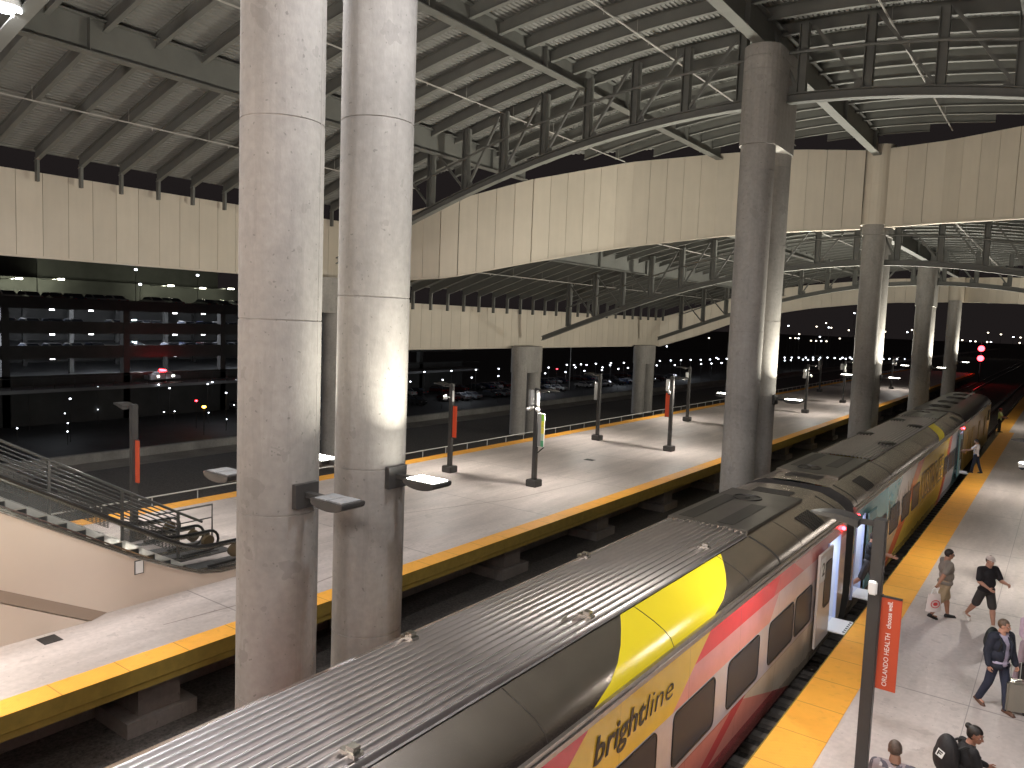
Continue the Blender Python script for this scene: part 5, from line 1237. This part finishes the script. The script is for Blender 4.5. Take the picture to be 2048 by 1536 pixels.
TALL = [(-89.5, 306.8, 8.07, 1.82), (-80.6, 313.3, 8.19, 1.82), (-77.7, 315.5, 9.69, 1.82), (-76.7, 316.0, 8.03, 1.82), (-75.9, 316.6, 7.99, 1.82), (-70.3, 320.5, 7.26, 1.82), (-69.1, 322.2, 13.98, 1.82), (-81.9, 311.7, 2.64, 1.82), (-80.3, 312.9, 2.64, 1.82), (-78.7, 314.1, 2.64, 1.82), (-77.0, 315.2, 2.64, 1.82), (-72.9, 318.4, 3.9, 1.82), (-79.2, 313.8, 4.29, 1.82), (-88.5, 307.0, 3.32, 1.82), (-86.9, 308.2, 3.39, 1.82), (-85.9, 308.9, 3.36, 1.82), (-85.8, 309.1, 5.01, 1.82), (-58.8, 328.9, 7.24, 1.82), (-51.8, 333.9, 7.37, 1.82), (-50.4, 335.1, 8.32, 1.82), (-34.2, 346.4, 5.12, 1.82), (-31.6, 348.2, 4.83, 1.82), (-30.0, 349.4, 4.79, 1.82), (-26.3, 352.0, 4.77, 1.82), (-25.1, 352.9, 4.79, 1.82), (-26.3, 352.4, 8.39, 1.82), (-22.2, 355.4, 7.9, 1.82), (-18.2, 358.1, 7.06, 1.82), (-15.9, 359.8, 6.98, 1.82), (-16.0, 359.5, 4.88, 1.82), (-127.2, 278.6, -1.76, 1.82), (-114.2, 288.4, 2.15, 1.82)]
def street_lamp(x, y, z, s_, label, group, cat='street lamp', zb=-9.0, col=None, lit=0):
    mb = MB(); mb.tube([(x,y,zb),(x,y,z-.1*s_)], .05*s_**.5, 5, 1); mb.lathe([(.05*s_,z-.12*s_),(.21*s_,z-.05*s_),(.19*s_,z+.10*s_),(.05*s_,z+.16*s_)], (x,y), 8)
    mb.v = [(a-x, b-y, c-zb) for a, b, c in mb.v]
    o = mb.build('street_lamp', [col or M_STAR, M_POLE], None); o.location = (x, y, zb); tag(o, label, cat, group)
    return o
M_STAR = mat('street_light', (1,1,1), .5, emit=(.84,.90,1), estr=7)
M_STARW = mat('street_light_warm', (1,1,1), .5, emit=(1,.86,.66), estr=5)
seen = []
for x, y, z, s_ in LOT:
    if any(abs(x-a)+abs(y-b) < 1 for a, b in seen): continue
    seen.append((x, y)); street_lamp(x, y, z, s_*.8, 'white street lamp in the double row crossing the dark car park', 'white lamps of the car park rows')
for x, y, z, s_ in ROWL: street_lamp(x, y, z, s_*.75, 'small white lamp in the far straight row beyond the platform end', 'far lamp row past the platform end')
for i, (x, y, z, s_) in enumerate(TALL): street_lamp(x, y, z, s_*.8, 'warm white mast lamp on the night horizon', 'mast lamps on the horizon', col=M_STARW if i % 3 else M_STAR)
for x, y, z in [(-132.0, 57.9, -7.46), (-132.2, 59.2, -7.46), (-132.1, 60.1, -7.46), (-131.7, 60.8, -7.46), (-131.8, 62.3, -7.46), (-138.1, 74.3, -7.46), (-138.9, 75.9, -7.46), (-104.1, 46.1, -7.46), (-95.5, 42.6, -7.46), (-114.8, 45.7, -7.46), (-105.6, 51.0, -7.46), (-114.0, 45.7, -7.46), (-98.3, 56.2, -7.45), (-94.3, 60.3, -7.45), (-87.5, 58.5, -7.45), (-98.1, 57.6, -7.45), (-118.9, 63.8, -7.46), (-116.6, 67.3, -7.46), (-114.0, 73.0, -7.45), (-89.3, 39.8, -7.45), (-99.8, 68.0, -7.45), (-94.8, 36.9, -7.46)]:
    street_lamp(x, y, z, .42, 'tiny glowing dot among yard lights and car glints beyond the escalators', 'glowing dots for yard lights and glints left of the nearest column')  # glowing dots also stand for glints reflected off parked cars
al = street_lamp(-85.9, 54.3, -5.4, 1.1, 'orange glowing lamp low behind the nearest column, left side', None, col=mat('amber_light', (1,.5,.1), .5, emit=(1,.42,.04), estr=22))
for k, (x, y, z) in enumerate(((-91.3, 56.6, -5.3), (-85.9, 134.9, -3.2), (-109.4, 117.9, -4.5))):
    street_lamp(x, y, z, .7, ('tiny red signal lamp left of the nearest column', 'tiny red signal lamp right of the left back column pair', 'tiny orange lamp right of the second big column')[k], None, 'signal lamp', col=M_REDL if k < 2 else mat('amber_small', (1,.5,.2), .5, emit=(1,.5,.15), estr=8))
# parking garage with open decks
gx = -106
ga = empty('parking_garage', (gx-20, 70, -9), 'wide dark parking garage with three open decks full of cars, left of the columns', 'parking garage')
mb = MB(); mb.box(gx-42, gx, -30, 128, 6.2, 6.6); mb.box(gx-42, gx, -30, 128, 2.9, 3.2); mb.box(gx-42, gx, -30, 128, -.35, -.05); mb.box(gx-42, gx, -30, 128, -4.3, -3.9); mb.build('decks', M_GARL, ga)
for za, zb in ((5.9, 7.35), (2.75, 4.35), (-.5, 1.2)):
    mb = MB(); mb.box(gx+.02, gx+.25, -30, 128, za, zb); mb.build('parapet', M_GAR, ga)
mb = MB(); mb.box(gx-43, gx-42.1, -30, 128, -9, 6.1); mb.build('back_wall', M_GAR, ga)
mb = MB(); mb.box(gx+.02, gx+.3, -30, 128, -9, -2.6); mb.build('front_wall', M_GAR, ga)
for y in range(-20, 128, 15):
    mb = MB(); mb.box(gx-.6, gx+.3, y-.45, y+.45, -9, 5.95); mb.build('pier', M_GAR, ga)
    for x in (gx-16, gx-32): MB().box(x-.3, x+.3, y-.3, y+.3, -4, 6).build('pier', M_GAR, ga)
M_TUBE = mat('deck_light', (1,1,1), .5, emit=(.95,.97,1), estr=9)
for z, zc in ((5.8, 0), (2.5, 0), (-.75, 0)):
    for y in range(15, 110, 6):
        mb = MB(); q_ = (y*7) % 5; mb.box(gx-4.2-q_, gx-3.9-q_, y+2, y+2.5, z-.12, z+.05); o = mb.build('deck_lamp', M_TUBE, ga)
for z, p in ((5.2, 4500), (2.0, 4500), (-1.3, 2200)):
    for y in (35, 60, 85): point('light', (gx-7, y, z), p, ga, (.85,.9,1), .3)
g2 = empty('parking_garage', (-170, 75, -9), 'taller building behind the garage roof, its wall washed by lamps at the top left', 'building')
mb = MB(); mb.box(-200, -146, 20, 140, -9, 10.8); mb.build('wall', M_GAR, g2); mb = MB(); mb.box(-200, -150, 62, 98, 10.8, 17.5); mb.build('roof_block', M_GAR, g2)
for k, (y, z, p) in enumerate(((54.6,10.3,1000),(61,10.6,1000),(80.6,10.6,700),(87.2,10.5,200),(93.5,10.7,450))):
    mb = MB(); mb.box(-139.2, -138, y-.3, y+.3, z-.1, z+.12); wl_ = mb.build('wall_lamp', mat('flood_light', (1,1,1), .5, emit=(1,.97,.8), estr=14), g2); mb = MB(); mb.box(-145.9, -139.21, y-.05, y+.05, z-.05, z+.05); mb.build('lamp_arm', M_POLE, wl_)
    point('light', (-141.5, y, z-.2), p, g2, (.95,1,.72), .4)
for k, (y, z) in enumerate(((57.0,13.9),(73.5,13.1),(85.7,12.9),(74.3,10.5))):
    street_lamp(-128, y*.928, 7+(z-7)*.928, 1.2, ('pale mast lamp above the garage roof, highest and leftmost', 'pale mast lamp above the garage roof, second from the left', 'mast lamp over the right part of the garage roof', 'short mast lamp low over the middle of the garage roof')[k], None, zb=6.6)
# parked cars
CARC = [(.5,.5,.52),(.06,.06,.064),(.3,.31,.33),(.03,.04,.09),(.10,.02,.02),(.65,.65,.63)]
CARM = [mat('car_paint', c, .18, .3, coat=.6) for c in CARC]
def car_proto(m):
    c = empty('parked_car', (0,0,0))
    prof = [(-2.25,.35),(-2.3,.75),(-2.1,.95),(-1.35,1.02),(-.75,1.42),(.65,1.45),(1.45,.98),(2.15,.84),(2.28,.55),(2.2,.35)]
    mb = MB(); mb.prism(prof, -.88, .88, 'y'); mb.build('body', m, c, bevel=.06)
    mb = MB()
    for s_ in (-1, 1): mb.prism([(-1.2,1.03),(-.72,1.36),(.6,1.38),(1.25,1.03)], s_*.885-.004, s_*.885+.004, 'y')
    mb.add([(-1.42,-.74,1.02),(-1.42,.74,1.02),(-.80,.66,1.40),(-.80,-.66,1.40)], [(0,1,2,3)]); mb.add([(1.50,-.74,1.0),(1.50,.74,1.0),(.72,.66,1.44),(.72,-.66,1.44)], [(3,2,1,0)])
    mb.build('windows', M_GLASS, c)
    for x in (-1.4, 1.4):
        for s_ in (-1, 1): mb = MB(); mb.tube([(x,s_*.72,.32),(x,s_*.9,.32)], .32, 12); mb.build('wheel', M_BLACK, c)
    for s_ in (-.6, .6): mb = MB(); mb.box(-2.31,-2.24,s_-.15,s_+.15,.68,.80); mb.build('tail_light', mat('tail_light', (.5,.01,.01), .2), c); mb = MB(); mb.box(2.2,2.27,s_-.16,s_+.16,.62,.74); mb.build('headlight', M_LEDOFF, c)
    return c
protos = [car_proto(m) for m in CARM]; used = [False]*6
def car(x, y, z, deg, label, group):
    i = rnd.randrange(6)
    if not used[i]: o = protos[i]; used[i] = True
    else: o = copy_tree(protos[i])
    o.location = (x, y, z); o.rotation_euler = (0, 0, R(deg+rnd.uniform(-2, 2))); tag(o, label, 'car', group)
for z, nm in ((6.6, 'roof'), (3.2, 'upper'), (-.05, 'middle')):
    y = 16.5
    while y < 100:
        if rnd.random() < .86: car(gx-2.9+rnd.uniform(-.2,.2), y, z, rnd.choice((0, 180)), {'roof': 'parked car on the open roof deck of the garage', 'upper': 'parked car on the upper covered deck of the garage', 'middle': 'parked car on the lower covered deck of the garage'}[nm], 'cars on the %s deck' % nm)
        y += 2.75
for x0 in (-93, -104):
    y = 72
    while y < 215:
        if rnd.random() < .62: car(x0+rnd.uniform(-.3,.3), y, -8.9, rnd.choice((0,180)), 'parked car on the dark ground level car park among the lamp rows', 'cars in the open car park')
        y += 3.1
for x0, y0, p in ((-92,112,500),(-92,140,600),(-93,175,700),(-93,215,800),(-93,60,300),(-92,85,300)): 
    pass
ltr = empty('lamp_mast', (-92, 150, -9), 'slim unlit lighting mast between the two lamp rows of the car park', 'mast')
mb = MB(); mb.tube([(-92,150,-9),(-92,150,8)], [.12,.05], 6); mb.build('mast', M_RAILW, ltr)
for y, p in ((112,220),(140,260),(175,330),(215,400),(62,140),(85,160),(40,120)): point('light', (-92.5, y, -4.2), p, ltr, (.85,.92,1), .4)
# emergency vehicle light on the ground deck
ev = empty('police_car', (gx+1.6, 59.5, -3.9), 'vehicle with a bright red flashing light bar at the garage ground level', 'car')
mb = MB(); mb.prism([(-2.3,.35),(-2.3,.95),(-1.3,1.02),(-.75,1.42),(.65,1.45),(1.45,.98),(2.2,.84),(2.28,.4)], -.88, .88, 'x'); mb.v = [(a+gx+1.6, b+59.5, c-3.9) for a, b, c in mb.v]; mb.build('body', CARM[0], ev, bevel=.05)
mb = MB(); mb.box(gx+.9, gx+2.3, 59.35, 59.65, -2.4, -2.2); mb.build('light_bar', M_REDL, ev)
mb = MB(); mb.box(gx+2.45, gx+2.5, 58.2, 58.5, -3.2, -3.0); mb.box(gx+2.45, gx+2.5, 60.4, 60.7, -3.2, -3.0); mb.build('lamps', M_LED, ev)
structure('garage_apron', MB().box(gx+.31, gx+5, -30, 128, -4.3, -3.9), M_GARL)
point('light', (gx+3, 59, -1.9), 12, ev, (1,.05,.05), .1)
fe = empty('chain_fence', (gx+5, 50, -3.9), 'dark fence in front of the garage ground level', 'fence')
mb = MB(); mb.tube([(gx+4.9,-20,-2.5),(gx+4.9,128,-2.5)], .04, 5); mb.tube([(gx+4.9,-20,-3.8),(gx+4.9,128,-3.8)], .03, 5); mb.build('rails', M_POLE, fe)
y = 22
while y < 100: MB().tube([(gx+4.9,y,-3.9),(gx+4.9,y,-2.4)], .035, 5).build('post', M_POLE, fe); y += 2.4
# signal
sg = empty('railway_signal', (-13.2, 166, -1.62), 'railway signal mast with two bright red lights beyond the locomotive', 'signal')
mb = MB(); mb.tube([(-13.2,166.3,-1.62),(-13.2,166.3,6)], .12, 8); mb.build('mast', M_POLE, sg)
for z in (4.7, 2.9):
    mb = MB(); mb.tube([(-13.2,166.1,z),(-13.2,165.9,z)], .62, 20); mb.build('backboard', M_BLACK, sg)
    mb = MB(); mb.tube([(-13.2,165.89,z),(-13.2,165.7,z)], .52, 16); mb.build('red_light', M_REDL2, sg)
for z in (4.7, 2.9):
    l = bpy.data.lights.new('light', 'SPOT'); l.energy = 4; l.color = (1,.02,.05); l.spot_size = R(24); l.shadow_soft_size = .3
    o = bpy.data.objects.new('light', l); COL.objects.link(o); o.parent = sg; o.location = (0, -.6, z+1.62); o.rotation_euler = (R(90), 0, R(180+4))
# high bay lamps hung under the canopy; those over the top are added fill
def pendant(x, y, label, p=350, z=14.2):
    hb = empty('pendant_lamp', (x, y, z), label, 'lamp')
    mb = MB(); mb.lathe([(.05,z+.55),(.22,z+.5),(.26,z+.3),(.34,z+.05),(.34,z)], (x,y), 20); mb.build('housing', M_WHITE, hb)
    mb = MB(); mb.lathe([(.31,z-.05),(.31,z)], (x,y), 20); mb.build('lens', M_LEDW, hb)
    mb = MB(); mb.tube([(x+.15,y,z+.5),(x+.15,y,z+2.2)], .03, 6); mb.build('stem', M_WHITE, hb)
    area('light', (x, y, z-.08), .5, p, hb, True, (.96,.96,1))
pendant(-19.75, 7.6, 'white pendant lamp with a bright lens in the top left corner', z=13.45)
pendant(-13.5, 8.0, 'added unseen pendant lamp above the island platform edge, over the top of the picture', 500)  # this and the next pendants are unseen, added to brighten columns and train roof
pendant(-5.0, 8.0, 'added unseen pendant lamp above the near train car, over the top of the picture', 500)
pendant(3.5, 8.0, 'added unseen pendant lamp above the near platform, over the top of the picture', 500)
